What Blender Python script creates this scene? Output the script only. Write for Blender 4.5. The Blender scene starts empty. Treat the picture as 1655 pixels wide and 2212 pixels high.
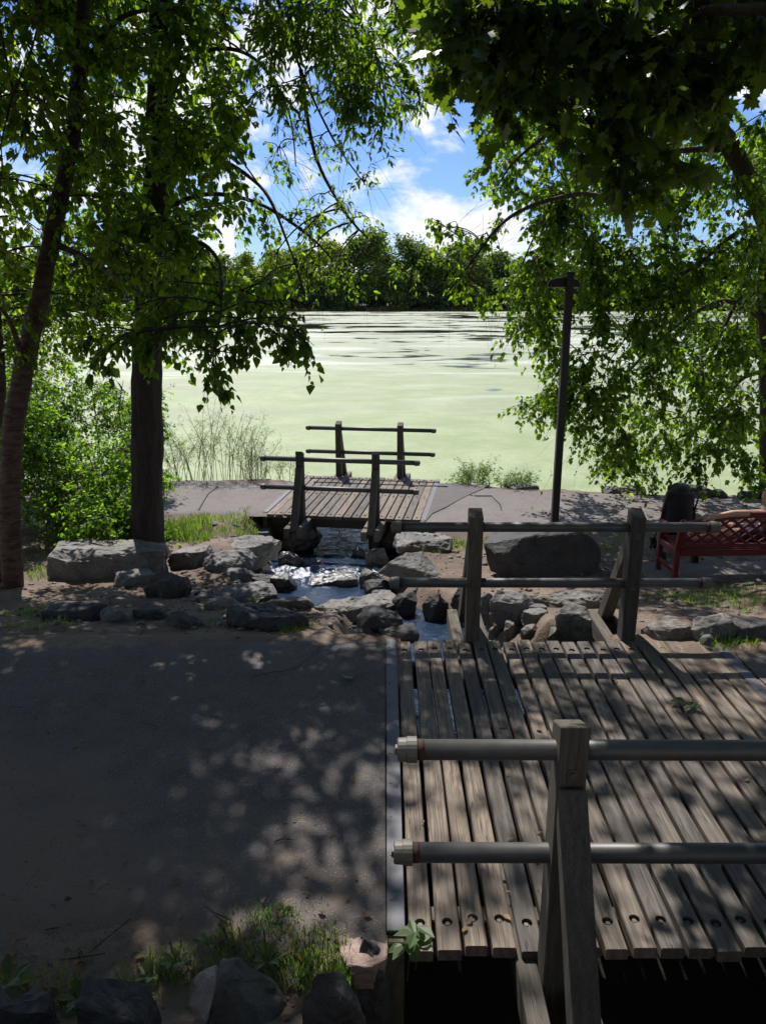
import bpy, bmesh, math, random
import numpy as np
from mathutils import Vector, Matrix, noise as mnoise

SC = bpy.context.scene
COL = SC.collection
R = math.radians

# ------------------------------------------------------------------ camera, sky, sun, exposure
CAM_Z, PITCH, FPX = 2.65, R(15.69), 1659.0        # eye height over the near deck, tilt, focal length for a 1655 px wide frame
cam_d = bpy.data.cameras.new('camera')
cam_d.sensor_fit = 'VERTICAL'; cam_d.sensor_height = 36.0; cam_d.lens = 36.0 * FPX / 2212.0
cam_d.clip_start = 0.05; cam_d.clip_end = 3000
cam = bpy.data.objects.new('camera', cam_d); COL.objects.link(cam)
cam.location = (0, 0, CAM_Z); cam.rotation_euler = (R(90) - PITCH, 0, 0)
SC.camera = cam

SUN_DIR = Vector((-0.20, 0.70, 1.0)).normalized()
SUN_EL = math.asin(SUN_DIR.z); SUN_AZ = math.atan2(SUN_DIR.x, SUN_DIR.y)
sun_d = bpy.data.lights.new('sun', 'SUN'); sun_d.energy = 5.0; sun_d.angle = R(0.55); sun_d.color = (1.0, 0.955, 0.88)
sun = bpy.data.objects.new('sun', sun_d); COL.objects.link(sun)
sun.rotation_euler = SUN_DIR.to_track_quat('Z', 'Y').to_euler(); sun.location = (-6, 20, 30)

SC.view_settings.view_transform = 'Standard'; SC.view_settings.look = 'None'
SC.view_settings.gamma = 1.0; SC.view_settings.use_curve_mapping = False
SC.view_settings.exposure = 0.40
SC.cycles.max_bounces = 8; SC.cycles.diffuse_bounces = 4; SC.cycles.glossy_bounces = 3
SC.cycles.transmission_bounces = 6; SC.cycles.sample_clamp_indirect = 6.0; SC.cycles.sample_clamp_direct = 12.0
SC.cycles.use_denoising = True; SC.cycles.denoiser = 'OPENIMAGEDENOISE'
SC.cycles.caustics_reflective = False; SC.cycles.caustics_refractive = False


class NT:
    """tiny node-tree helper"""
    def __init__(s, tree): s.t = tree; s.n = tree.nodes; s.l = tree.links
    def add(s, kind, **kw):
        nd = s.n.new(kind)
        for k, v in kw.items():
            if k in nd.inputs.keys(): s.put(nd.inputs[k], v)
            else: setattr(nd, k, v)
        return nd
    def put(s, sock, v):
        if isinstance(v, bpy.types.NodeSocket): s.l.new(v, sock)
        else: sock.default_value = v
    def math(s, op, a, b=0.0, c=None, clamp=False):
        nd = s.n.new('ShaderNodeMath'); nd.operation = op; nd.use_clamp = clamp
        s.put(nd.inputs[0], a); s.put(nd.inputs[1], b)
        if c is not None: s.put(nd.inputs[2], c)
        return nd.outputs[0]
    def mix(s, fac, a, b, mode='MIX'):
        nd = s.n.new('ShaderNodeMix'); nd.data_type = 'RGBA'; nd.blend_type = mode
        s.put(nd.inputs[0], fac); s.put(nd.inputs[6], rgba(a)); s.put(nd.inputs[7], rgba(b))
        return nd.outputs[2]
    def ramp(s, fac, stops, interp='LINEAR'):
        nd = s.n.new('ShaderNodeValToRGB'); nd.color_ramp.interpolation = interp
        cr = nd.color_ramp
        while len(cr.elements) < len(stops): cr.elements.new(0.5)
        for e, (p, c) in zip(cr.elements, stops):
            e.position = p; e.color = rgba(c if not isinstance(c, (int, float)) else (c, c, c))
        s.put(nd.inputs[0], fac)
        return nd.outputs[0]
    def noise(s, vec, scale, detail=4, rough=0.55, dist=0.0):
        nd = s.add('ShaderNodeTexNoise', Scale=scale, Detail=detail, Roughness=rough, Distortion=dist)
        if vec is not None: s.l.new(vec, nd.inputs['Vector'])
        return nd.outputs['Fac']
    def voro(s, vec, scale, feature='F1', out='Distance'):
        nd = s.n.new('ShaderNodeTexVoronoi'); nd.feature = feature
        s.put(nd.inputs['Scale'], scale); s.l.new(vec, nd.inputs['Vector'])
        return nd.outputs[out]
    def mapping(s, vec, scale=(1, 1, 1), loc=(0, 0, 0), rot=(0, 0, 0)):
        nd = s.n.new('ShaderNodeMapping'); s.l.new(vec, nd.inputs['Vector'])
        s.put(nd.inputs['Scale'], scale); s.put(nd.inputs['Location'], loc); s.put(nd.inputs['Rotation'], rot)
        return nd.outputs[0]
    def sep(s, vec):
        nd = s.n.new('ShaderNodeSeparateXYZ'); s.l.new(vec, nd.inputs[0]); return nd.outputs
    def maprange(s, v, a, b, c=0.0, d=1.0, smooth=True):
        nd = s.n.new('ShaderNodeMapRange'); nd.interpolation_type = 'SMOOTHSTEP' if smooth else 'LINEAR'
        s.put(nd.inputs[0], v)
        for i, x in enumerate((a, b, c, d)): s.put(nd.inputs[i + 1], x)
        return nd.outputs[0]


def rgba(c):
    if isinstance(c, bpy.types.NodeSocket): return c
    return (c[0], c[1], c[2], 1.0)


CLOUD_LOC = (3.1, 1.7, 0.4)
world = bpy.data.worlds.new('World'); SC.world = world; world.use_nodes = True
def build_world():
    t = NT(world.node_tree); t.n.clear()
    sky = t.add('ShaderNodeTexSky'); sky.sky_type = 'NISHITA'; sky.sun_disc = False
    sky.sun_elevation = SUN_EL; sky.sun_rotation = SUN_AZ
    sky.altitude = 200; sky.air_density = 1.0; sky.dust_density = 0.5; sky.ozone_density = 2.2
    tc = t.add('ShaderNodeTexCoord')
    d = t.sep(tc.outputs['Generated'])
    v = t.mapping(tc.outputs['Generated'], scale=(1.0, 1.0, 1.7), loc=CLOUD_LOC)
    big = t.noise(v, 3.2, 2, 0.5)
    fine = t.noise(v, 8.5, 9, 0.60, 0.25)
    cov = t.math('ADD', t.math('MULTIPLY', big, 0.50), t.math('MULTIPLY', fine, 0.55))
    cov = t.math('ADD', cov, t.maprange(d[2], 0.0, 0.7, 0.03, -0.10, False))
    m = t.maprange(cov, 0.475, 0.56)
    # undersides: the same field looked up a little higher, thick there means grey here
    v2 = t.mapping(tc.outputs['Generated'], scale=(1.0, 1.0, 1.7), loc=(CLOUD_LOC[0], CLOUD_LOC[1], CLOUD_LOC[2] + 0.05))
    above = t.math('ADD', t.math('MULTIPLY', t.noise(v2, 3.2, 2, 0.5), 0.50), t.math('MULTIPLY', t.noise(v2, 8.5, 6, 0.60, 0.25), 0.55))
    grey = t.math('MULTIPLY', t.maprange(above, 0.53, 0.66), t.maprange(cov, 0.54, 0.62))
    ccol = t.mix(grey, (12.2, 12.4, 12.7), (6.6, 7.2, 8.6))
    skyc = t.mix(1.0, sky.outputs[0], (0.78, 1.02, 1.50), 'MULTIPLY')
    col = t.mix(m, skyc, ccol)
    bg = t.add('ShaderNodeBackground', Strength=0.066); t.l.new(col, bg.inputs[0])
    out = t.add('ShaderNodeOutputWorld'); t.l.new(bg.outputs[0], out.inputs[0])
build_world()

# ------------------------------------------------------------------ finding real places from sight lines
CP, SP = math.cos(PITCH), math.sin(PITCH)
def ray(px, py):
    u = (px - 827.5) / FPX; v = -(py - 1106.0) / FPX
    return Vector((u, CP + v * SP, -SP + v * CP))
def at(px, py, D=None, z=None):
    """world point on the sight line through (px, py) at forward distance D, or on the level z"""
    r = ray(px, py)
    k = D / r.y if D is not None else (z - CAM_Z) / r.z
    return Vector((r.x * k, r.y * k, CAM_Z + r.z * k))

# ------------------------------------------------------------------ objects
def obj(name, mesh, mat=None, parent=None, kind=None):
    o = bpy.data.objects.new(name, mesh); COL.objects.link(o)
    if mat is not None and not mesh.materials:
        mesh.materials.append(mat)
    if parent is not None: o.parent = parent
    if kind: o['kind'] = kind
    return o
def tag(o, label, cat, group=None):
    o['label'] = label; o['category'] = cat
    if group: o['group'] = group
    return o
def thing(name, label, cat, loc=(0, 0, 0), rz=0.0, group=None):
    o = bpy.data.objects.new(name, None); COL.objects.link(o)
    o.location = loc; o.rotation_euler = (0, 0, rz); o.empty_display_size = 0.1
    return tag(o, label, cat, group)

class MB:
    """collects shapes for one mesh"""
    def __init__(s): s.v = []; s.f = []; s.n = 0
    def add(s, verts, faces):
        k = s.n
        s.v.extend([tuple(p) for p in verts]); s.f.extend([tuple(i + k for i in f) for f in faces]); s.n += len(verts)
        return s
    def box(s, c, size, rot=None, ch=0.0):
        """box with its long edges chamfered by ch"""
        hx, hy, hz = (q / 2 for q in size)
        if ch <= 0:
            P = [Vector((x, y, z)) for x in (-hx, hx) for y in (-hy, hy) for z in (-hz, hz)]
            F = [(0, 1, 3, 2), (4, 6, 7, 5), (0, 4, 5, 1), (2, 3, 7, 6), (0, 2, 6, 4), (1, 5, 7, 3)]
        else:
            P, F = cham_box(hx, hy, hz, ch)
        M = rot if rot is not None else Matrix.Identity(3)
        c = Vector(c)
        return s.add([M @ p + c for p in P], F)
    def beam(s, a, b, w, h, ch=0.0, up=(0, 0, 1)):
        """bar from a to b, w across, h in the direction of up"""
        a, b = Vector(a), Vector(b)
        y = (b - a).normalized(); x = y.cross(Vector(up)).normalized(); z = x.cross(y)
        M = Matrix((x, y, z)).transposed()
        return s.box((a + b) / 2, (w, (b - a).length, h), M, ch)
    def tube(s, pts, r, n=8, caps=True):
        pts = [Vector(p) for p in pts]
        rs = r if isinstance(r, (list, tuple)) else [r] * len(pts)
        rings = []; prev = None
        for i, p in enumerate(pts):
            t = (pts[min(i + 1, len(pts) - 1)] - pts[max(i - 1, 0)]).normalized()
            if prev is None:
                ref = Vector((0, 0, 1)) if abs(t.z) < 0.9 else Vector((1, 0, 0))
                x = t.cross(ref).normalized()
            else:
                x = (prev - t * prev.dot(t)).normalized()
            prev = x; y = t.cross(x)
            rings.append([p + (x * math.cos(2 * math.pi * k / n) + y * math.sin(2 * math.pi * k / n)) * rs[i] for k in range(n)])
        V = [q for ring in rings for q in ring]; F = []
        for i in range(len(pts) - 1):
            for k in range(n):
                a = i * n + k; b = i * n + (k + 1) % n
                F.append((a, b, b + n, a + n))
        if caps:
            F.append(tuple(range(n - 1, -1, -1))); F.append(tuple((len(pts) - 1) * n + k for k in range(n)))
        return s.add(V, F)
    def mesh(s, name, smooth=False):
        me = bpy.data.meshes.new(name); me.from_pydata(s.v, [], s.f); me.update()
        if smooth:
            me.shade_smooth()
        return me
    def build(s, name, mat, parent=None, smooth=False, kind=None):
        return obj(name, s.mesh(name, smooth), mat, parent, kind)

def cham_box(hx, hy, hz, c):
    bm = bmesh.new()
    bmesh.ops.create_cube(bm, size=1.0)
    for v in bm.verts: v.co = Vector((v.co.x * 2 * hx, v.co.y * 2 * hy, v.co.z * 2 * hz))
    bmesh.ops.bevel(bm, geom=bm.edges[:], offset=c, segments=1, affect='EDGES', profile=0.5)
    bm.verts.index_update()
    P = [v.co.copy() for v in bm.verts]; F = [tuple(v.index for v in f.verts) for f in bm.faces]
    bm.free()
    return P, F

def np_mesh(name, V, F, smooth=False):
    """mesh from numpy vertices and a numpy array of equal-sized faces"""
    me = bpy.data.meshes.new(name)
    nv, nf, k = len(V), len(F), F.shape[1]
    me.vertices.add(nv); me.vertices.foreach_set('co', np.ascontiguousarray(V, dtype=np.float32).ravel())
    me.loops.add(nf * k); me.loops.foreach_set('vertex_index', np.ascontiguousarray(F, dtype=np.int32).ravel())
    me.polygons.add(nf)
    me.polygons.foreach_set('loop_start', np.arange(0, nf * k, k, dtype=np.int32))
    me.polygons.foreach_set('loop_total', np.full(nf, k, dtype=np.int32))
    me.update(calc_edges=True)
    if smooth: me.shade_smooth()
    return me

# ------------------------------------------------------------------ materials
def mat(name):
    m = bpy.data.materials.new(name); m.use_nodes = True
    t = NT(m.node_tree); t.n.clear()
    out = t.add('ShaderNodeOutputMaterial')
    return m, t, out
def principled(t, out, base, rough=0.8, bump=None, bstr=0.3, bdist=0.01, **kw):
    p = t.add('ShaderNodeBsdfPrincipled')
    t.put(p.inputs['Base Color'], rgba(base)); t.put(p.inputs['Roughness'], rough)
    for k, v in kw.items(): t.put(p.inputs[k.replace('_', ' ')], v)
    if bump is not None:
        b = t.add('ShaderNodeBump', Strength=bstr, Distance=bdist); t.l.new(bump, b.inputs['Height'])
        t.l.new(b.outputs[0], p.inputs['Normal'])
    t.l.new(p.outputs[0], out.inputs[0])
    return p

def wood_mat(name, c1, c2, c3, rot=None):
    m, t, out = mat(name)
    tc = t.add('ShaderNodeTexCoord'); oi = t.add('ShaderNodeObjectInfo')
    rnd = oi.outputs['Random']
    cb = t.n.new('ShaderNodeCombineXYZ')
    t.put(cb.inputs[0], t.math('MULTIPLY', rnd, 17.0)); t.put(cb.inputs[1], t.math('MULTIPLY', rnd, 41.0)); t.put(cb.inputs[2], t.math('MULTIPLY', rnd, 7.0))
    va = t.add('ShaderNodeVectorMath'); va.operation = 'ADD'
    t.l.new(tc.outputs['Object'], va.inputs[0]); t.l.new(cb.outputs[0], va.inputs[1])
    v = va.outputs[0]
    if rot: v = t.mapping(v, rot=rot)
    # growth rings cut lengthwise, bent round knots
    vk = t.mapping(v, scale=(9.0, 1.7, 9.0))
    knot = t.voro(vk, 0.8)
    kn = t.maprange(knot, 0.0, 0.22, 1.0, 0.0)
    warp = t.noise(t.mapping(v, scale=(4, 0.9, 4)), 1.6, 3)
    s = t.sep(v)
    ringc = t.math('ADD', t.math('MULTIPLY', s[0], 62.0), t.math('ADD', t.math('MULTIPLY', warp, 13.0), t.math('MULTIPLY', kn, 7.0)))
    ring = t.math('SINE', t.math('MULTIPLY', ringc, 2.0))
    ring = t.maprange(ring, -0.6, 1.0)
    fib = t.noise(t.mapping(v, scale=(190, 3.0, 190)), 1.0, 4, 0.6)
    blotch = t.noise(t.mapping(v, scale=(5, 2.2, 5)), 1.3, 5, 0.6)
    col = t.mix(ring, c1, c2)
    col = t.mix(t.maprange(fib, 0.35, 0.7), col, c3)
    col = t.mix(t.maprange(blotch, 0.42, 0.72, 0.0, 0.55), col, (c3[0] * 0.75, c3[1] * 0.78, c3[2] * 0.8))
    col = t.mix(t.math('MULTIPLY', kn, 0.75), col, (c3[0] * 0.55, c3[1] * 0.5, c3[2] * 0.45))
    col = t.mix(1.0, col, t.ramp(rnd, [(0, (0.60, 0.62, 0.66)), (0.5, (0.96, 0.93, 0.90)), (1, (1.28, 1.18, 1.08))]), 'MULTIPLY')
    # drying cracks
    crk = t.noise(t.mapping(v, scale=(40, 0.9, 40)), 1.0, 2, 0.5)
    ck = t.maprange(t.math('ABSOLUTE', t.math('SUBTRACT', crk, 0.5)), 0.0, 0.012, 1.0, 0.0)
    col = t.mix(t.math('MULTIPLY', ck, 0.8), col, (0.025, 0.02, 0.017))
    h = t.math('SUBTRACT', t.math('ADD', t.math('MULTIPLY', ring, 0.5), t.math('MULTIPLY', fib, 0.8)), t.math('MULTIPLY', ck, 1.5))
    principled(t, out, col, 0.82, h, 0.55, 0.004)
    return m

def speckle_mat(name, base, dark, light, scale=1.0, dirt=None):
    """asphalt or concrete with small stones in it"""
    m, t, out = mat(name)
    g = t.add('ShaderNodeNewGeometry').outputs['Position']
    n1 = t.noise(g, 0.9 * scale, 5, 0.6); n2 = t.noise(g, 30 * scale, 4, 0.6)
    st = t.voro(g, 85 * scale); stc = t.voro(g, 85 * scale, out='Color')
    col = t.mix(n1, dark, base)
    col = t.mix(t.maprange(n2, 0.4, 0.75, 0, 0.6), col, dark)
    n3 = t.noise(g, 4.5 * scale, 6, 0.7)
    col = t.mix(t.maprange(n3, 0.40, 0.70, 0, 0.55), col, (dark[0] * 0.72, dark[1] * 0.70, dark[2] * 0.70))
    pick = t.sep(stc)[0]
    stone = t.math('MULTIPLY', t.maprange(st, 0.25, 0.42, 1.0, 0.0), t.maprange(pick, 0.62, 0.8))
    col = t.mix(stone, col, light)
    h = t.math('ADD', t.math('MULTIPLY', t.maprange(st, 0.0, 0.6, 1.0, 0.0), 0.6), t.math('MULTIPLY', n2, 0.8))
    if dirt:
        s = t.sep(g)
        e = t.noise(g, 1.6, 6, 0.62)
        # loose dirt washed over the near left of the path
        k = t.math('ADD', t.math('MULTIPLY', t.maprange(s[1], 4.9, 2.6, 0.0, 1.0, False), 0.75), t.math('MULTIPLY', t.maprange(s[0], -0.2, -2.2, 0.0, 1.0, False), 0.45))
        k = t.maprange(t.math('ADD', k, t.math('MULTIPLY', e, 0.9)), 0.98, 1.38)
        gr = t.noise(g, 42, 5, 0.7)
        dcol = t.mix(gr, dirt, (dirt[0] * 1.5, dirt[1] * 1.45, dirt[2] * 1.4))
        col = t.mix(t.math('MULTIPLY', k, 0.85), col, dcol)
    principled(t, out, col, 0.88, h, 0.6, 0.006)
    return m

def rock_mat(name, c1, c2, rough=0.75, spec=0.4):
    m, t, out = mat(name)
    tc = t.add('ShaderNodeTexCoord'); oi = t.add('ShaderNodeObjectInfo')
    va = t.add('ShaderNodeVectorMath'); va.operation = 'ADD'
    cb = t.n.new('ShaderNodeCombineXYZ'); t.put(cb.inputs[0], t.math('MULTIPLY', oi.outputs['Random'], 31.0))
    t.l.new(tc.outputs['Object'], va.inputs[0]); t.l.new(cb.outputs[0], va.inputs[1]); v = va.outputs[0]
    n1 = t.noise(v, 4.0, 7, 0.62, 0.3); n2 = t.noise(v, 38, 5, 0.65); n3 = t.noise(t.mapping(v, scale=(3, 3, 14), rot=(0.4, 0.3, 0)), 3.0, 5, 0.6)
    col = t.mix(t.maprange(n1, 0.32, 0.68), c1, c2)
    col = t.mix(t.maprange(n2, 0.45, 0.75, 0, 0.6), col, (c2[0] * 1.35, c2[1] * 1.33, c2[2] * 1.28))
    col = t.mix(t.maprange(n3, 0.55, 0.72, 0, 0.55), col, (c1[0] * 0.6, c1[1] * 0.58, c1[2] * 0.55))
    lich = t.math('MULTIPLY', t.maprange(t.noise(v, 9, 6, 0.7), 0.6, 0.68), 0.5)
    col = t.mix(lich, col, (c2[0] * 1.5, c2[1] * 1.5, c2[2] * 1.35))
    col = t.mix(1.0, col, t.ramp(oi.outputs['Random'], [(0, (0.8, 0.82, 0.86)), (0.5, (1, 1, 1)), (1, (1.15, 1.08, 1.0))]), 'MULTIPLY')
    h = t.math('ADD', t.math('MULTIPLY', n1, 1.2), t.math('ADD', t.math('MULTIPLY', n2, 0.35), t.math('MULTIPLY', n3, 0.8)))
    p = principled(t, out, col, rough, h, 0.7, 0.02)
    p.inputs['Specular IOR Level'].default_value = spec
    return m

def flat_mat(name, c, rough=0.6, metal=0.0, var=0.15, scale=8.0, bstr=0.12, spec=0.5):
    """paint, cloth, plastic: one colour with wear"""
    m, t, out = mat(name)
    v = t.add('ShaderNodeTexCoord').outputs['Object']
    n1 = t.noise(v, scale, 5, 0.6); n2 = t.noise(v, scale * 14, 3, 0.6)
    col = t.mix(n1, tuple(q * (1 - var) for q in c), tuple(q * (1 + var) for q in c))
    p = principled(t, out, col, t.math('ADD', rough - 0.08, t.math('MULTIPLY', n1, 0.16)), t.math('ADD', n1, t.math('MULTIPLY', n2, 0.4)), bstr, 0.003, Metallic=metal)
    p.inputs['Specular IOR Level'].default_value = spec
    return m

def leaf_mat(name, cd, ct, var=0.48, gloss=0.04, tr=0.60, objvar=0.0):
    """thin leaf: matt front, light passing through, a waxy sheen; every leaf a little different"""
    m, t, out = mat(name)
    g = t.add('ShaderNodeNewGeometry'); r = g.outputs['Random Per Island']
    oi = t.add('ShaderNodeObjectInfo').outputs['Random']
    r = t.math('FRACT', t.math('ADD', r, t.math('MULTIPLY', oi, 3.7)))
    kd = t.ramp(r, [(0, (1 - var, 1 - var, 1 - var)), (0.6, (1, 1, 1)), (0.9, (1 + var, 1 + var * 0.8, 1)), (1, (1.6, 1.3, 0.9))])
    if objvar: kd = t.mix(1.0, kd, t.ramp(oi, [(0, (1 - objvar, 1 - objvar, 1)), (0.5, (1, 1, 1)), (1, (1 + objvar * 1.3, 1 + objvar, 0.9))]), 'MULTIPLY')
    cold = t.mix(1.0, cd, kd, 'MULTIPLY'); colt = t.mix(1.0, ct, kd, 'MULTIPLY')
    d = t.add('ShaderNodeBsdfDiffuse'); t.l.new(cold, d.inputs[0])
    tl = t.add('ShaderNodeBsdfTranslucent'); t.l.new(colt, tl.inputs[0])
    gl = t.add('ShaderNodeBsdfGlossy', Roughness=0.45); gl.inputs[0].default_value = (1, 1, 1, 1)
    a = t.add('ShaderNodeMixShader', Fac=tr); t.l.new(d.outputs[0], a.inputs[1]); t.l.new(tl.outputs[0], a.inputs[2])
    fr = t.add('ShaderNodeFresnel', IOR=1.38)
    b = t.add('ShaderNodeMixShader'); t.put(b.inputs[0], t.math('MINIMUM', t.math('MULTIPLY', fr.outputs[0], gloss * 10), gloss * 1.6))
    t.l.new(a.outputs[0], b.inputs[1]); t.l.new(gl.outputs[0], b.inputs[2])
    t.l.new(b.outputs[0], out.inputs[0])
    return m

def bark_mat(name, c1, c2, birch=False):
    m, t, out = mat(name)
    v = t.add('ShaderNodeNewGeometry').outputs['Position']
    if birch:
        b1 = t.noise(t.mapping(v, scale=(3, 3, 9)), 2.2, 6, 0.65, 0.6)
        b2 = t.noise(t.mapping(v, scale=(6, 6, 40)), 1.5, 4, 0.6)
    else:
        b1 = t.noise(t.mapping(v, scale=(26, 26, 3.2)), 1.0, 6, 0.65, 0.8)
        b2 = t.noise(t.mapping(v, scale=(60, 60, 14)), 1.0, 4, 0.6)
    col = t.mix(t.maprange(b1, 0.35, 0.65), c1, c2)
    col = t.mix(t.maprange(b2, 0.5, 0.75, 0, 0.6), col, (c1[0] * 0.5, c1[1] * 0.5, c1[2] * 0.5))
    principled(t, out, col, 0.9, t.math('ADD', b1, t.math('MULTIPLY', b2, 0.4)), 1.0, 0.03)
    return m

M = {}
M['plank'] = wood_mat('weathered_plank', (0.235, 0.196, 0.160), (0.158, 0.131, 0.107), (0.105, 0.087, 0.072))
M['timber'] = wood_mat('weathered_timber', (0.17, 0.148, 0.115), (0.12, 0.104, 0.082), (0.085, 0.074, 0.058))
M['upright'] = wood_mat('weathered_upright', (0.112, 0.100, 0.081), (0.078, 0.069, 0.056), (0.054, 0.048, 0.039), (R(90), 0, 0))
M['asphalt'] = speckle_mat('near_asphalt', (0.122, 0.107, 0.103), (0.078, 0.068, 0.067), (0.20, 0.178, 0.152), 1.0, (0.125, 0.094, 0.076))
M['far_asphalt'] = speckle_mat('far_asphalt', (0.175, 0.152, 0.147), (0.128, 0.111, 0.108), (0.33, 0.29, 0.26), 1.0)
M['patch'] = speckle_mat('patched_asphalt', (0.125, 0.108, 0.108), (0.095, 0.083, 0.084), (0.22, 0.2, 0.18), 1.0)
M['concrete'] = speckle_mat('bench_concrete', (0.20, 0.175, 0.15), (0.14, 0.12, 0.105), (0.27, 0.24, 0.2), 0.7)
M['basalt'] = rock_mat('basalt', (0.085, 0.082, 0.080), (0.195, 0.186, 0.178))
M['wet'] = rock_mat('wet_basalt', (0.030, 0.029, 0.030), (0.060, 0.056, 0.054), 0.35, 0.6)
M['dark_rock'] = rock_mat('dark_basalt', (0.034, 0.033, 0.034), (0.068, 0.066, 0.067))
M['pink_rock'] = rock_mat('rosy_stone', (0.215, 0.155, 0.14), (0.30, 0.235, 0.215))
M['pipe'] = flat_mat('weathered_pipe', (0.082, 0.081, 0.079), 0.5, 0.4, 0.5, 9, 0.2)
M['pipe_cap'] = flat_mat('pipe_cap_metal', (0.12, 0.114, 0.10), 0.6, 0.3, 0.25, 20, 0.2)
M['rust'] = flat_mat('rusty_ring', (0.055, 0.026, 0.018), 0.85, 0.1, 0.3, 30, 0.3)
M['steel'] = flat_mat('steel_strip', (0.10, 0.098, 0.112), 0.6, 0.3, 0.22, 5, 0.12)
M['bolt'] = flat_mat('bolt_steel', (0.11, 0.095, 0.08), 0.6, 0.6, 0.3, 60, 0.2)
M['lamp'] = flat_mat('black_lamp_paint', (0.013, 0.011, 0.010), 0.5, 0.0, 0.2, 12, 0.08)
M['lens'] = flat_mat('lamp_lens', (0.5, 0.48, 0.42), 0.3, 0.0, 0.1)
M['red'] = flat_mat('red_bench_paint', (0.10, 0.005, 0.009), 0.48, 0.0, 0.22, 7, 0.1)
M['skin'] = flat_mat('skin', (0.46, 0.27, 0.19), 0.55, 0.0, 0.08, 12, 0.04)
M['hair'] = flat_mat('dark_hair', (0.022, 0.014, 0.010), 0.55, 0.0, 0.4, 60, 0.5)
M['top'] = flat_mat('pale_cloth', (0.42, 0.38, 0.34), 0.9, 0.0, 0.12, 20, 0.2)
M['shorts'] = flat_mat('navy_cloth', (0.018, 0.02, 0.035), 0.9, 0.0, 0.2, 20, 0.2)
M['cloth'] = flat_mat('black_stroller_cloth', (0.012, 0.010, 0.013), 0.85, 0.0, 0.2, 14, 0.25)
M['maroon'] = flat_mat('maroon_cloth', (0.10, 0.014, 0.02), 0.8, 0.0, 0.2, 14, 0.2)
M['tube'] = flat_mat('stroller_tube', (0.22, 0.22, 0.22), 0.35, 0.8, 0.1, 20, 0.05)
M['rubber'] = flat_mat('rubber', (0.016, 0.016, 0.017), 0.8, 0.0, 0.2, 30, 0.1)
M['bark'] = bark_mat('dark_bark', (0.024, 0.018, 0.015), (0.056, 0.042, 0.034))
M['bark2'] = bark_mat('brown_bark', (0.05, 0.036, 0.028), (0.10, 0.076, 0.06))
M['birch'] = bark_mat('peeling_birch_bark', (0.045, 0.027, 0.021), (0.12, 0.078, 0.062), True)
M['leaf'] = leaf_mat('elm_leaf', (0.045, 0.105, 0.014), (0.25, 0.43, 0.018))
M['ash'] = leaf_mat('ash_leaf', (0.050, 0.115, 0.014), (0.26, 0.46, 0.018))
M['birch_leaf'] = leaf_mat('birch_leaf', (0.045, 0.100, 0.014), (0.27, 0.44, 0.018))
M['maple'] = leaf_mat('maple_leaf', (0.034, 0.070, 0.018), (0.17, 0.28, 0.015), 0.3, 0.05)
M['shrub'] = leaf_mat('shrub_leaf', (0.055, 0.13, 0.018), (0.24, 0.47, 0.02))
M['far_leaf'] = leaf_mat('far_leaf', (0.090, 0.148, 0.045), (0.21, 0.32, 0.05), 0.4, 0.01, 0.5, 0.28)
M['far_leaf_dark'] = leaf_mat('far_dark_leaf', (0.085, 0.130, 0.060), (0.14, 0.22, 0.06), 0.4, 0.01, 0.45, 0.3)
M['grass'] = leaf_mat('grass_blade', (0.075, 0.14, 0.028), (0.21, 0.36, 0.03), 0.45, 0.06)
M['dry_grass'] = leaf_mat('dry_grass', (0.24, 0.20, 0.095), (0.30, 0.25, 0.10), 0.35, 0.04)
M['wisp'] = leaf_mat('wispy_weed_leaf', (0.17, 0.21, 0.10), (0.28, 0.34, 0.13), 0.3, 0.02)
M['weed'] = leaf_mat('weed_leaf', (0.085, 0.15, 0.05), (0.21, 0.34, 0.06), 0.3, 0.06)
M['litter'] = leaf_mat('leaf_litter', (0.17, 0.105, 0.06), (0.12, 0.07, 0.03), 0.5, 0.03, 0.2)
M['pebble'] = flat_mat('pebble', (0.17, 0.145, 0.125), 0.85, 0.0, 0.4, 3.0, 0.2)

# ------------------------------------------------------------------ ground
def _hash(ix, iy, seed):
    h = (ix.astype(np.int64) * 374761393 + iy.astype(np.int64) * 668265263 + seed * 974634777) & 0x7fffffff
    h = ((h ^ (h >> 13)) * 1274126177) & 0x7fffffff
    return ((h ^ (h >> 16)) & 0xffff) / 65535.0
def vnoise(x, y, seed=0):
    ix = np.floor(x); iy = np.floor(y); fx = x - ix; fy = y - iy
    fx = fx * fx * (3 - 2 * fx); fy = fy * fy * (3 - 2 * fy)
    a = _hash(ix, iy, seed); b = _hash(ix + 1, iy, seed); c = _hash(ix, iy + 1, seed); d = _hash(ix + 1, iy + 1, seed)
    return (a * (1 - fx) + b * fx) * (1 - fy) + (c * (1 - fx) + d * fx) * fy - 0.5
def fbm(x, y, seed=0, octv=4):
    s = 0; a = 1.0
    for k in range(octv):
        s = s + a * vnoise(x * 2 ** k + 13.7 * k, y * 2 ** k - 7.1 * k, seed + k); a *= 0.5
    return s

PROF_Y = [-60, -3, 0.4, 1.3, 1.9, 2.35, 5.75, 6.3, 7.5, 8.5, 10.0, 10.7, 14.3, 14.6, 15.0, 15.8, 17.5, 222, 229, 236, 260, 700]
PROF_Z = [1.6, 1.05, 1.0, 0.62, 0.22, 0.0, 0.0, -0.10, -0.38, -0.60, -0.71, -0.76, -0.76, -0.85, -1.12, -1.62, -2.3, -2.4, -1.5, -0.7, 0.4, 4.0]
LAKE_Z = -1.5
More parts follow.
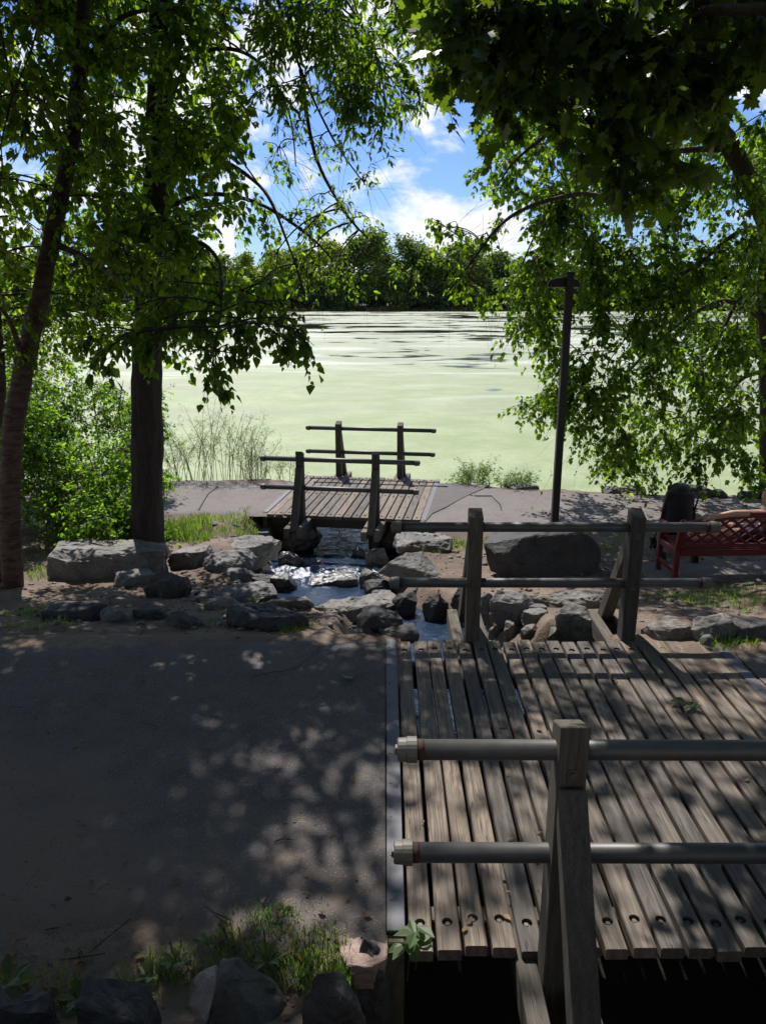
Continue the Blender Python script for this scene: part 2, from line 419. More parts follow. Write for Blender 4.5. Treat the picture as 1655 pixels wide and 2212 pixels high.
# course of the stream: x, y, half width, water level
STREAM = np.array([(1.75, -2.0, 1.3, -1.1), (1.46, 2.4, 1.36, -1.1), (1.36, 3.2, 1.25, -1.05), (1.3, 4.5, 1.05, -0.8), (1.0, 5.3, 0.80, -0.6), (0.58, 6.0, 0.36, -0.6), (0.48, 6.9, 0.40, -0.64),
                   (-0.12, 7.8, 0.40, -0.76), (-0.72, 8.7, 0.66, -0.87), (-0.82, 9.5, 0.66, -0.95), (-0.85, 10.35, 0.72, -1.2),
                   (-0.70, 11.4, 0.95, -1.3), (-0.35, 13.0, 0.95, -1.4), (0.0, 14.6, 1.0, -1.49), (0.3, 16.2, 1.3, -1.52)])
def stream_near(x, y):
    """distance to the stream's middle, half width, level, at every (x, y)"""
    best = np.full(np.shape(x), 1e9); w = np.zeros(np.shape(x)); z = np.zeros(np.shape(x))
    for a, b in zip(STREAM[:-1], STREAM[1:]):
        dx, dy = b[0] - a[0], b[1] - a[1]
        t = np.clip(((x - a[0]) * dx + (y - a[1]) * dy) / (dx * dx + dy * dy), 0, 1)
        d = np.hypot(x - a[0] - t * dx, y - a[1] - t * dy)
        k = d < best
        best = np.where(k, d, best); w = np.where(k, a[2] + t * (b[2] - a[2]), w); z = np.where(k, a[3] + t * (b[3] - a[3]), z)
    return best, w, z
def far_path_edges(x):
    lo = np.interp(x, [-9, -1.9, 0.6, 3.5, 7, 12], [12.3, 11.95, 11.25, 11.2, 10.75, 10.0])
    hi = np.interp(x, [-9, -5, -1.5, 1.0, 3.1, 6.7, 12], [14.6, 14.35, 14.35, 14.05, 13.5, 12.95, 12.3])
    return lo, hi
def sstep(a, b, v):
    t = np.clip((v - a) / (b - a), 0, 1); return t * t * (3 - 2 * t)
def height(x, y):
    x = np.asarray(x, float); y = np.asarray(y, float)
    base = np.interp(y, PROF_Y, PROF_Z)
    # the bank drops nearer on the right, where the path bends towards us
    shift = np.interp(x, [0, 3, 7, 12], [0, 0.6, 1.3, 1.9])
    base2 = np.interp(y + shift, PROF_Y, PROF_Z)
    base = np.where(y > 13.0, np.minimum(base, base2), base)
    lo, hi = far_path_edges(x)
    onfar = sstep(lo - 0.5, lo, y) * (1 - sstep(hi, hi + 0.3, y))
    onnear = sstep(2.2, 2.7, y) * (1 - sstep(5.7, 5.9, y))
    rough = 1 - np.maximum(onfar, onnear)
    far = y > 100
    base = base + np.where(far, 0, rough * (0.10 * fbm(x * 0.9, y * 0.9, 3) + 0.035 * fbm(x * 6, y * 6, 9, 3)))
    base = np.where(y > 16.5, np.minimum(base, np.interp(y, PROF_Y, PROF_Z)), base)
    d, w, zw = stream_near(x, y)
    wob = 0.12 * fbm(x * 2.2, y * 2.2, 21, 3)
    slope = np.where(y < 5.8, 5.0, 1.1)
    bed = zw - 0.16 + np.maximum(0, d - w + wob * (y > 5.8)) * slope + 0.05 * fbm(x * 5, y * 5, 31, 2)
    return np.where(y < 16.5, np.minimum(base, bed), base)
def H(x, y): return float(height(np.array([x]), np.array([y]))[0])
def ground_hit(px, py, surf=False):
    """first place where the sight line meets the ground"""
    r = ray(px, py)
    d = np.linspace(1.6, 40, 4000)
    z = CAM_Z + r.z / r.y * d; h = height(r.x / r.y * d, d)
    if surf:
        q, w, zw = stream_near(r.x / r.y * d, d)
        h = np.where((q < w + 0.8) & (d > 5.8), np.maximum(h, zw + 0.02), h)
    k = int(np.argmax(z <= h))
    return Vector((r.x / r.y * d[k], d[k], float(h[k])))

def grid_mesh(name, xs, ys, zf, smooth=True, keep=None):
    X, Y = np.meshgrid(xs, ys); Z = zf(X, Y)
    V = np.stack([X.ravel(), Y.ravel(), Z.ravel()], 1)
    nx = len(xs); i, j = np.meshgrid(np.arange(len(xs) - 1), np.arange(len(ys) - 1))
    a = (j * nx + i).ravel()
    F = np.stack([a, a + 1, a + nx + 1, a + nx], 1)
    if keep is not None:
        F = F[keep(V[F].mean(1))]
        u, inv = np.unique(F.ravel(), return_inverse=True); V = V[u]; F = inv.reshape(-1, 4)
    return np_mesh(name, V, F, smooth)

def build_ground():
    m, t, out = mat('bare_earth')
    g = t.add('ShaderNodeNewGeometry').outputs['Position']
    n1 = t.noise(g, 1.3, 6, 0.62); n2 = t.noise(g, 14, 6, 0.7); n3 = t.noise(g, 60, 4, 0.7)
    col = t.mix(t.maprange(n1, 0.35, 0.65), (0.115, 0.083, 0.063), (0.205, 0.150, 0.114))
    col = t.mix(t.maprange(n2, 0.45, 0.7, 0, 0.7), col, (0.105, 0.075, 0.056))
    col = t.mix(t.maprange(n3, 0.55, 0.75, 0, 0.55), col, (0.29, 0.23, 0.175))
    s = t.sep(g)
    green = t.math('MULTIPLY', t.maprange(s[1], 100, 200), 0.9)
    col = t.mix(green, col, (0.05, 0.07, 0.025))
    mud_shade = t.maprange(t.math('ADD', s[2], t.math('MULTIPLY', n1, 0.3)), -0.62, -0.85)  # damp bed, darkened to keep the shade under the near bridge black
    mud_shade = t.math('MULTIPLY', mud_shade, t.math('LESS_THAN', s[1], 11.0))
    col = t.mix(mud_shade, col, (0.022, 0.018, 0.014))
    h = t.math('ADD', n2, t.math('MULTIPLY', n3, 0.6))
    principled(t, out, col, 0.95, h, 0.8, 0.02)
    xs = np.concatenate([[-700, -400, -200, -100, -50, -25, -15, -11, -9], np.arange(-8, 8.5, 0.055), [9, 11, 15, 25, 50, 100, 200, 400, 700]])
    ys = np.concatenate([[-60, -30, -12, -5, -2, -0.5, 0.5], np.arange(1.2, 16.4, 0.055), [16.5, 17.5, 20, 40, 120, 222, 229, 232, 236, 245, 260, 340, 500, 700]])
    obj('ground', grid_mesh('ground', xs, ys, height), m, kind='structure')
build_ground()

def wobble(x, s, a): return a * fbm(np.asarray(x) * s, np.asarray(x) * 0 + 3.3, 77, 4)
def strip(name, x0, x1, n, ylo, yhi, zf, material, rows=24):
    xs = np.linspace(x0, x1, n); lo = ylo(xs); hi = yhi(xs)
    k = np.linspace(0, 1, rows)[:, None]
    Y = lo[None] * (1 - k) + hi[None] * k; X = np.repeat(xs[None], rows, 0)
    Z = zf(X, Y)
    Z[0] -= 0.03; Z[-1] -= 0.03; Z[:, 0] -= 0.0
    V = np.stack([X.ravel(), Y.ravel(), Z.ravel()], 1)
    i, j = np.meshgrid(np.arange(n - 1), np.arange(rows - 1)); a = (j * n + i).ravel()
    return obj(name, np_mesh(name, V, np.stack([a, a + 1, a + n + 1, a + n], 1), True), material, kind='structure')
def near_z(X, Y): return 0.010 + 0.012 * fbm(X * 1.1, Y * 1.1, 5, 3)
def far_z(X, Y): return -0.745 + 0.012 * fbm(X * 0.9, Y * 0.9, 6, 3)
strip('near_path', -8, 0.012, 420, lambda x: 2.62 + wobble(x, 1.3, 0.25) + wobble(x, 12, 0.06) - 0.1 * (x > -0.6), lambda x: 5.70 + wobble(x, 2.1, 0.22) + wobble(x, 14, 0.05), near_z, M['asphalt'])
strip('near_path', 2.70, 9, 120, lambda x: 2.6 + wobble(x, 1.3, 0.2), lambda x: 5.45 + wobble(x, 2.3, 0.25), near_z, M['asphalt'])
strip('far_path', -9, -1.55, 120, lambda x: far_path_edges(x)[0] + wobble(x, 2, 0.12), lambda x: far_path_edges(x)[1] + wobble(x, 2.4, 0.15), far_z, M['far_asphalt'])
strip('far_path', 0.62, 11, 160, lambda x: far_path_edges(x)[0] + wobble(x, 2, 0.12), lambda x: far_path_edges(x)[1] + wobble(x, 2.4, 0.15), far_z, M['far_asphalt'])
def build_patch():
    # the darker, newer asphalt beside the far bridge, with its ragged seam
    mb = MB()
    seam = [(905, 1136), (921, 1125), (934, 1110), (960, 1098), (985, 1084), (1012, 1070), (1040, 1058), (1057, 1049)]
    top = [(1020, 1047.5), (985, 1046), (945, 1045)]
    pts = [at(x, y, z=-0.745) for x, y in seam + top]
    V = []
    for p in pts: V.append((p.x, p.y, -0.733))
    c = at(945, 1080, z=-0.745)
    n = len(V); V.append((c.x, c.y, -0.727))
    mb.add(V, [(i, (i + 1) % n, n) for i in range(n)])
    # thin sides so the patch is a layer, not a film
    W = [(x, y, z - 0.02) for x, y, z in V[:n]]
    mb.add(V[:n] + W, [(i, i + n, (i + 1) % n + n, (i + 1) % n) for i in range(n)])
    mb.build('asphalt_patch', M['patch'], kind='structure')
    # cracks running on from it
    for line in ([(1012, 1070), (1030, 1072), (1062, 1072), (1080, 1090), (1083, 1102)], [(905, 1136), (900, 1139)], [(470, 1052), (450, 1068), (441, 1082), (430, 1102)]):
        k = MB(); P = [at(x, y, z=-0.742) for x, y in line]
        k.tube([(p.x, p.y, -0.7385) for p in P], [0.012 + 0.006 * math.sin(3 * i) for i in range(len(P))], 4)
        k.build('path_crack', M['wet'], kind='structure')
    for line in ([(768, 1392), (786, 1399), (800, 1412), (822, 1420)], [(786, 1399), (796, 1394), (815, 1396)], [(690, 1398), (640, 1440), (612, 1452), (560, 1500), (548, 1532)], [(612, 1452), (590, 1449), (548, 1462)]):
        k = MB(); P = [at(x, y, z=0.01) for x, y in line]
        P = [P[i] + (P[min(i + 1, len(P) - 1)] - P[i]) * f for i in range(len(P)) for f in (0, .33, .66)]
        k.tube([(p.x + 0.012 * math.sin(7.1 * i), p.y + 0.012 * math.cos(5.3 * i), float(near_z(np.array(p.x), np.array(p.y))) + .0005) for i, p in enumerate(P)], [0.0035 + 0.002 * math.sin(3 * i) for i in range(len(P))], 4)
        k.build('path_crack', M['wet'], kind='structure')
build_patch()

# ------------------------------------------------------------------ lake and stream
def build_lake():
    m, t, out = mat('duckweed_water')
    g = t.add('ShaderNodeNewGeometry').outputs['Position']; s = t.sep(g)
    a = t.noise(t.mapping(g, scale=(0.050, 0.075, 1)), 1.0, 6, 0.6, 0.6)
    b = t.noise(t.mapping(g, scale=(0.13, 0.17, 1), loc=(7, 3, 0)), 1.0, 5, 0.6, 0.4)
    far = t.math('MULTIPLY', t.maprange(s[1], 38, 110), t.maprange(s[1], 235, 150, 0.55, 1.0))
    mid = t.math('MULTIPLY', t.math('MULTIPLY', t.maprange(s[1], 38, 48), t.maprange(s[1], 80, 62)), t.maprange(s[0], -8, 6, 0.0, 0.075))
    ow = t.math('ADD', t.math('ADD', mid, t.math('MULTIPLY', far, 0.105)), t.math('ADD', t.math('MULTIPLY', a, 0.58), t.math('MULTIPLY', b, 0.42)))
    openw = t.maprange(ow, 0.60, 0.635)
    # pale algae sheets drifting among the duckweed
    al = t.noise(t.mapping(g, scale=(0.05, 0.16, 1), loc=(2, 9, 0)), 1.0, 6, 0.62, 0.8)
    near_band = t.math('MULTIPLY', t.maprange(s[1], 26, 44), t.maprange(s[1], 210, 80))
    alg = t.math('MULTIPLY', t.maprange(al, 0.47, 0.60), t.maprange(s[1], 22, 40))
    olive = t.maprange(t.noise(t.mapping(g, scale=(0.09, 0.22, 1), loc=(4, 1, 0)), 1.0, 6, 0.65), 0.45, 0.68)
    f1 = t.voro(g, 13.0); fc = t.sep(t.voro(g, 13.0, out='Color'))[0]
    f2 = t.noise(t.mapping(g, scale=(9, 9, 1)), 1.0, 5, 0.75)
    f3 = t.noise(g, 0.55, 7, 0.68)
    f4 = t.noise(t.mapping(g, scale=(0.22, 0.4, 1), loc=(5, 2, 0)), 1.0, 6, 0.65, 0.7)
    col = t.mix(t.maprange(f3, 0.32, 0.68), (0.205, 0.260, 0.100), (0.290, 0.335, 0.172))
    col = t.mix(t.maprange(f4, 0.50, 0.66, 0, 0.55), col, (0.215, 0.225, 0.125))
    col = t.mix(t.math('MULTIPLY', olive, t.math('MULTIPLY', t.maprange(s[1], 20, 34), 0.8)), col, (0.24, 0.24, 0.155))
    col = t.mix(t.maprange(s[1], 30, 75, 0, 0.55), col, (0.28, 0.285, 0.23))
    col = t.mix(t.math('MULTIPLY', alg, 0.85), col, (0.44, 0.465, 0.37))
    gap = t.math('MULTIPLY', t.maprange(f2, 0.56, 0.70), t.maprange(f3, 0.3, 0.6, 0.5, 1.0))
    col = t.mix(t.math('MULTIPLY', gap, 0.75), col, (0.12, 0.155, 0.065))
    col = t.mix(t.math('MULTIPLY', t.maprange(fc, 0.9, 0.94), 0.55), col, (0.20, 0.24, 0.12))
    p = t.add('ShaderNodeBsdfPrincipled'); t.l.new(col, p.inputs['Base Color']); p.inputs['Roughness'].default_value = 0.6
    p.inputs['Specular IOR Level'].default_value = 0.35
    bp = t.add('ShaderNodeBump', Strength=0.35, Distance=0.02); t.l.new(f2, bp.inputs['Height']); t.l.new(bp.outputs[0], p.inputs['Normal'])
    w = t.add('ShaderNodeBsdfPrincipled'); w.inputs['Base Color'].default_value = (0.012, 0.016, 0.014, 1); w.inputs['Roughness'].default_value = 0.06
    w.inputs['IOR'].default_value = 1.33
    rip = t.noise(t.mapping(g, scale=(1.2, 3.5, 1)), 1.0, 4, 0.6)
    b2 = t.add('ShaderNodeBump', Strength=0.25, Distance=0.03); t.l.new(rip, b2.inputs['Height']); t.l.new(b2.outputs[0], w.inputs['Normal'])
    mx = t.add('ShaderNodeMixShader'); t.l.new(openw, mx.inputs[0]); t.l.new(p.outputs[0], mx.inputs[1]); t.l.new(w.outputs[0], mx.inputs[2])
    t.l.new(mx.outputs[0], out.inputs[0])
    xs = np.linspace(-320, 320, 40); ys = np.concatenate([[13.0, 16, 20, 30], np.linspace(45, 240, 20)])
    obj('lake', grid_mesh('lake', xs, ys, lambda X, Y: np.full(X.shape, LAKE_Z), False), m, kind='structure')
build_lake()

def build_stream():
    m, t, out = mat('running_water')
    g = t.add('ShaderNodeNewGeometry').outputs['Position']; s = t.sep(g)
    n = t.noise(t.mapping(g, scale=(5, 4, 5)), 1.6, 5, 0.62, 0.8); n2 = t.noise(g, 24, 4, 0.6, 0.5)
    band = t.math('MULTIPLY', t.maprange(s[1], 9.0, 9.5), t.maprange(s[1], 11.0, 10.6))
    foam = t.math('MULTIPLY', band, t.maprange(t.noise(t.mapping(g, scale=(5, 3, 5)), 1.4, 6, 0.66, 1.0), 0.46, 0.58))
    p = t.add('ShaderNodeBsdfPrincipled')
    t.put(p.inputs['Base Color'], t.mix(foam, (0.016, 0.031, 0.060), (0.55, 0.58, 0.62))); t.put(p.inputs['Roughness'], t.maprange(foam, 0, 1, 0.07, 0.45))  # bluer than water is: the sky's reflection put into the base colour
    p.inputs['IOR'].default_value = 1.33
    b = t.add('ShaderNodeBump', Strength=0.55, Distance=0.05); t.l.new(t.math('ADD', n, t.math('MULTIPLY', n2, 0.25)), b.inputs['Height']); t.l.new(b.outputs[0], p.inputs['Normal'])
    t.l.new(p.outputs[0], out.inputs[0])
    # a sheet across the bed following the fall of the water
    ny, nx = 420, 40
    tt = np.linspace(4.15, len(STREAM) - 1.001, ny); i = tt.astype(int); f = tt - i
    P = STREAM[i] * (1 - f[:, None]) + STREAM[i + 1] * f[:, None]
    dx = np.gradient(P[:, 0]); dy = np.gradient(P[:, 1]); L = np.hypot(dx, dy); nxv, nyv = dy / L, -dx / L
    k = np.linspace(-1, 1, nx)[None]
    Wd = (P[:, 2] + 0.35)[:, None]
    X = P[:, 0][:, None] + nxv[:, None] * k * Wd; Y = P[:, 1][:, None] + nyv[:, None] * k * Wd
    fast = sstep(9.1, 9.7, Y) * (1 - sstep(10.6, 11.2, Y))
    Z = P[:, 3][:, None] + 0.035 * fbm(X * 5, Y * 5, 51, 3) * (0.6 + 2.6 * fast) + 0 * k
    V = np.stack([X.ravel(), Y.ravel(), Z.ravel()], 1)
    a, b_ = np.meshgrid(np.arange(nx - 1), np.arange(ny - 1)); q = (b_ * nx + a).ravel()
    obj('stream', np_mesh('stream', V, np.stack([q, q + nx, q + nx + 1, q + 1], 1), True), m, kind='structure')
build_stream()

# ------------------------------------------------------------------ bridges
def plank_mesh(w, L, t, holes, rnd):
    """plank along y, top at z=0, long edges eased, round bolt recesses cut into the top at the given y"""
    c = 0.006; hw = w / 2; iw = hw - c; r = 0.024; dep = 0.022; n = 12
    V = []; F = []
    def v(x, y, z): V.append((x, y, z)); return len(V) - 1
    cuts = [0.0]
    for y in holes: cuts += [y - iw, y + iw]
    cuts.append(L)
    nseg = 14
    ys = sorted(set([round(q, 5) for q in cuts]))
    prof = []
    for y in ys:
        e = 0.004 * rnd.uniform(-1, 1) if y in (0.0, L) else 0
        prof.append([v(-hw, y + e, -t), v(-hw, y + e, -c), v(-iw, y + e, 0), v(iw, y + e, 0), v(hw, y + e, -c), v(hw, y + e, -t)])
    hole_set = [round(q, 5) for q in holes]
    for a, b in zip(range(len(ys) - 1), range(1, len(ys))):
        A, B = prof[a], prof[b]
        mid = (ys[a] + ys[b]) / 2
        ish = any(abs(mid - q) < 1e-3 for q in hole_set)
        for k in (0, 1, 3, 4): F.append((A[k + 1], A[k], B[k], B[k + 1]))
        F.append((A[0], A[5], B[5], B[0]))
        if not ish: F.append((A[3], A[2], B[2], B[3]))
        else:
            ring = [v(r * math.cos(2 * math.pi * k / n), mid + r * math.sin(2 * math.pi * k / n), 0) for k in range(n)]
            low = [v(V[q][0], V[q][1], -dep) for q in ring]
            for k in range(n):
                k2 = (k + 1) % n
                F.append((ring[k], ring[k2], low[k2], low[k]))
            F.append(tuple(low))
            # outer square corners: B3 (+x,+y), B2 (-x,+y), A2 (-x,-y), A3 (+x,-y)
            corners = [(B[3], 1.5), (B[2], 4.5), (A[2], 7.5), (A[3], 10.5)]
            for q in range(4):
                c0 = corners[q][0]; c1 = corners[(q + 1) % 4][0]
                k0 = 1 + 3 * q                         # ring points k0..k0+1 belong to the corner, then the side
                F.append((c0, ring[(k0 + 1) % n], ring[k0 % n]))
                F.append((c0, c1, ring[(k0 + 3) % n], ring[(k0 + 2) % n], ring[(k0 + 1) % n]))
    F.append(tuple(prof[0][k] for k in range(6))); F.append(tuple(prof[-1][k] for k in range(5, -1, -1)))
    me = bpy.data.meshes.new('plank'); me.from_pydata(V, [], F); me.update()
    bm = bmesh.new(); bm.from_mesh(me); bmesh.ops.recalc_face_normals(bm, faces=bm.faces[:]); bm.to_mesh(me); bm.free()
    me.materials.append(M['plank'])
    return me

def bolt_mesh():
    mb = MB(); mb.tube([(0, 0, -0.022), (0, 0, -0.009)], [0.0115, 0.0105], 8); mb.tube([(0, 0, -0.0218), (0, 0, -0.019)], 0.018, 10)
    me = mb.mesh('bolt'); me.materials.append(M['bolt']); return me
BOLT = bolt_mesh()
SCREW = MB().tube([(0, 0, 0), (0, 0, 0.004)], 0.007, 8).mesh('screw'); SCREW.materials.append(M['bolt'])
POST_BOLT = MB().tube([(0, 0.003, 0), (0, -0.004, 0), (0, -0.0042, 0), (0, -0.012, 0)], [0.022, 0.022, 0.013, 0.012], 10).mesh('post_bolt'); POST_BOLT.materials.append(M['bolt'])

def bridge(label, loc, rz, n, pitch, gap, L, posts, rails_x, seed, rows, outlen, flange, lift=0.0):
    rnd = random.Random(seed)
    root = thing('foot_bridge', label, 'bridge', loc, rz, None)
    w = pitch - gap; t = 0.055
    protos = [plank_mesh(w + rnd.uniform(-0.004, 0.004), L + rnd.uniform(-0.03, 0.02), t, rows, rnd) for _ in range(5)]
    for i in range(n):
        o = obj('plank', protos[i % 5], None, root)
        o.location = (pitch * (i + 0.5) + rnd.uniform(-0.003, 0.003), rnd.uniform(-0.012, 0.012), rnd.uniform(-0.003, 0.003))
        o.rotation_euler = (0, rnd.uniform(-0.012, 0.012), rnd.uniform(-0.0018, 0.0018))
        for y in rows:
            b = obj('bolt', BOLT, None, o); b.location = (rnd.uniform(-0.003, 0.003), y, 0)
    W = n * pitch
    # steel strips that close the deck against the path, with screws
    for x0, x1, ya, yb in ((-0.088, -0.006, 0.09, L + 0.03), (W + 0.004, W + 0.086, 0.0, L + 0.02)):
        e = MB().box(((x0 + x1) / 2, (ya + yb) / 2, -0.002), (x1 - x0, yb - ya, 0.016), None, 0.003).build('edge_strip', M['steel'], root)
        y = ya + 0.18
        while y < yb - 0.1:
            obj('screw', SCREW, None, e).location = ((x0 + x1) / 2 - 0.018, y, 0.005); y += 0.29
    MB().box((-0.047, L / 2 + 0.02, -0.26), (0.075, L - 0.06, 0.48), None, 0.006).build('sill_beam', M['timber'], root)
    MB().box((W + 0.05, L / 2 + 0.02, -0.26), (0.075, L - 0.06, 0.48), None, 0.006).build('sill_beam', M['timber'], root)
    for y in (0.26, L / 2, L - 0.26):
        MB().box((W / 2, y, -t - 0.105), (W - 0.05, 0.09, 0.2), None, 0.006).build('joist', M['timber'], root)
    pw, pd = 0.108, 0.135
    for side, yp, sg in ((0, -0.075, -1), (1, L + 0.075, 1)):
        up = lift * (1 - side)
        for x in posts:
            m = MB(); m.box((x, yp, 0.17 + up / 2), (pw, pd, 1.80 + up), None, 0.006)
            # sloped top
            m.v = [(a, b, c - (0.05 * (0.5 - sg * (b - yp) / pd) if c > 1.0 else 0)) for a, b, c in m.v]
            p = m.build('post', M['upright'], root)
            for z in (0.87 + up, 0.45 + up):
                obj('post_bolt', POST_BOLT, None, p).location = (x, yp - pd / 2, z)
            ye = yp + sg * outlen
            MB().beam((x, yp + sg * (pd / 2 - 0.015), 0.80 + up), (x, ye, -0.10), pw * 0.92, 0.11, 0.005, (0, sg, 0)).build('brace', M['upright'], root)
            for dx in (-0.101, 0.101):
                MB().box((x + dx, (ye + sg * 0.06 + yp - sg * 0.7) / 2, -0.115), (0.088, abs(ye - yp) + 0.76, 0.15), None, 0.006).build('outrigger', M['timber'], root)
        for z, dx in ((0.93, 0.0), (0.47, -0.012)):
            x0, x1 = rails_x; x0 += dx; x1 += dx; z += up
            rr = 0.0385
            r_ = MB().tube([(x0, yp, z), (x1, yp, z)], rr, 20).build('rail', M['pipe'], root, True)
            for xe, s in ((x0, -1), (x1, 1)):
                k = MB().tube([(xe - s * 0.035, yp, z), (xe - s * 0.033, yp, z), (xe + s * 0.004, yp, z), (xe + s * 0.006, yp, z), (xe + s * 0.035, yp, z), (xe + s * 0.04, yp, z)],
                              [0.040, 0.049, 0.049, 0.045, 0.0435, 0.038], 20)
                k.box((xe + s * 0.043, yp, z), (0.012, 0.03, 0.03), None, 0.003)
                k.build('end_cap', M['pipe_cap'], r_, False)
                if flange:
                    MB().tube([(xe - s * 0.062, yp, z), (xe - s * 0.036, yp, z)], 0.0392, 20).build('rust_ring', M['rust'], r_, True)
    return root

bridge('near wooden plank bridge with grey pipe rails at the lower right, closest to the camera', (0.102, 2.62, 0.0), -0.004, 21, 0.1182, 0.021, 3.00,
       (0.60, 1.84), (-0.008, 2.44), 5, (0.155, 2.86), 0.62, True, 0.075)
bridge('far wooden plank bridge with dark pipe rails set in the lakeside path', (-1.88, 11.95, -0.735), R(-8.6), 18, 0.1385, 0.019, 2.80,
       (0.60, 1.80), (0.0, 2.44), 8, (0.12, 1.42, 2.69), 0.50, False)

# ------------------------------------------------------------------ rocks
def rock_mesh(w, d, h, style, seed, pts=None, amp=1.0):
    """broken block: hull of scattered points, edges eased, faces roughened"""
    rnd = random.Random(seed)
    p = {'slab': 5.0, 'block': 3.6, 'point': 1.7, 'round': 2.3}[style]
    npt = {'slab': 19, 'block': 16, 'point': 14, 'round': 27}[style]
    tiltx, tilty = rnd.uniform(-0.16, 0.16), rnd.uniform(-0.12, 0.12)
    bm = bmesh.new()
    for q in pts or []: bm.verts.new(q)
    for i in range(npt if pts is None else 0):
        z = 1 - 2 * (i + 0.5) / npt; a = i * 2.39996 + rnd.uniform(-0.5, 0.5); q = math.sqrt(max(0, 1 - z * z))
        x, y = q * math.cos(a), q * math.sin(a)
        k = (abs(x) ** p + abs(y) ** p + abs(z) ** p) ** (-1 / p) * rnd.uniform(0.80 if style != 'point' else 0.66, 1.0)
        x, y, z = x * k, y * k, z * k
        if style == 'slab' and z > 0.3: z = 0.86 + 0.10 * rnd.random()
        if style == 'point' and z > 0: x *= 1 - 0.45 * z; y *= 1 - 0.45 * z
        z += tiltx * x + tilty * y
        bm.verts.new((x * w / 2, y * d / 2, z * h / 2))
    r = bmesh.ops.convex_hull(bm, input=bm.verts[:])
    bad = list({e for e in r['geom_interior'] + r['geom_unused'] if isinstance(e, bmesh.types.BMVert) and e.is_valid})
    if bad: bmesh.ops.delete(bm, geom=bad, context='VERTS')
    size = (w + d + h) / 3
    bmesh.ops.bevel(bm, geom=bm.edges[:], offset=0.009 * size + 0.003, segments=1, affect='EDGES', profile=0.5, clamp_overlap=True)
    bmesh.ops.triangulate(bm, faces=bm.faces[:])
    tgt = max(0.028, size * 0.05)
    for _ in range(5):
        es = [e for e in bm.edges if e.calc_length() > tgt * 1.6]
        if not es or len(bm.faces) > 5500: break
        bmesh.ops.subdivide_edges(bm, edges=es, cuts=1, use_grid_fill=False)
        bmesh.ops.triangulate(bm, faces=[f for f in bm.faces if len(f.verts) > 3])
    off = Vector((rnd.uniform(-50, 50), rnd.uniform(-50, 50), rnd.uniform(-50, 50)))
    bm.normal_update()
    for v in bm.verts:
        q = v.co / size
        lay = mnoise.noise(Vector((q.x * 1.2, q.y * 1.2, q.z * 7)) + off)
        n = 0.040 * mnoise.fractal(q * 2.2 + off, 0.9, 2.1, 3) + 0.030 * mnoise.fractal(q * 8 + off, 0.8, 2.1, 3) + 0.020 * lay
        cr = abs(mnoise.noise(q * 2.6 - off)); cl = mnoise.cell(Vector((q.x * 2.2, q.y * 2.2, q.z * 4.5)) + off)
        n += -0.035 * max(0.0, 1 - cr / 0.05) + 0.022 * cl
        v.co += v.normal * n * size * amp * 0.8
    me = bpy.data.meshes.new('rock'); bm.to_mesh(me); bm.free()
    return me

def hull_rock(label, pts, material, group, seed, amp=0.55):
    """rock whose corners were taken off the photograph one by one and stand at their own distances"""
    P = [at(x, y, D=D) for x, y, D in pts]
    c = sum(P, Vector()) / len(P); P = [p - c for p in P]
    ext = [max(p[k] for p in P) - min(p[k] for p in P) for k in range(3)]
    o = obj('rock', rock_mesh(ext[0], ext[1], ext[2], 'block', seed, P, amp), M[material]); o.location = c
    return tag(o, label, 'rock', group)
ROCK_SEED = [100]
def rock(x0, x1, y0, y1, style, label, material='basalt', dr=0.75, rz=None, group=None, sink=0.12, name='rock', zb=None):
    """rock whose front foot stands where the sight line through ((x0+x1)/2, y1) meets the ground"""
    g = ground_hit((x0 + x1) / 2, y1 - 2, True) if zb is None else at((x0 + x1) / 2, y1 - 2, z=zb)
    ax = g.y * CP + (CAM_Z - g.z) * SP
    w = (x1 - x0) * ax / FPX
    ang = math.atan2(CAM_Z - g.z, g.y)
    d = max(0.12, w * dr)
    happ = (y1 - y0) * ax / FPX
    h = (happ - 0.62 * d * math.sin(ang)) / math.cos(ang)
    if h < 0.28 * happ:
        d = max(0.1, 0.62 * happ / math.sin(ang) / 0.62 * 0.62); h = max(0.10, happ - 0.62 * d * math.sin(ang))
    hh = h * (1 + sink) + 0.10
    ROCK_SEED[0] += 1
    sd = ROCK_SEED[0]
    me = rock_mesh(w * 1.13, d * 1.08, hh, style, sd)
    o = obj(name, me, M[material])
    o.location = (g.x * (1 + 0.5 * d / g.y), g.y + d * 0.46, g.z + h - hh / 2)
    o.rotation_euler = (0, 0, (random.Random(sd).uniform(-0.25, 0.25) if rz is None else rz))
    tag(o, label, 'rock', group or 'rocks along the stream')
    return o

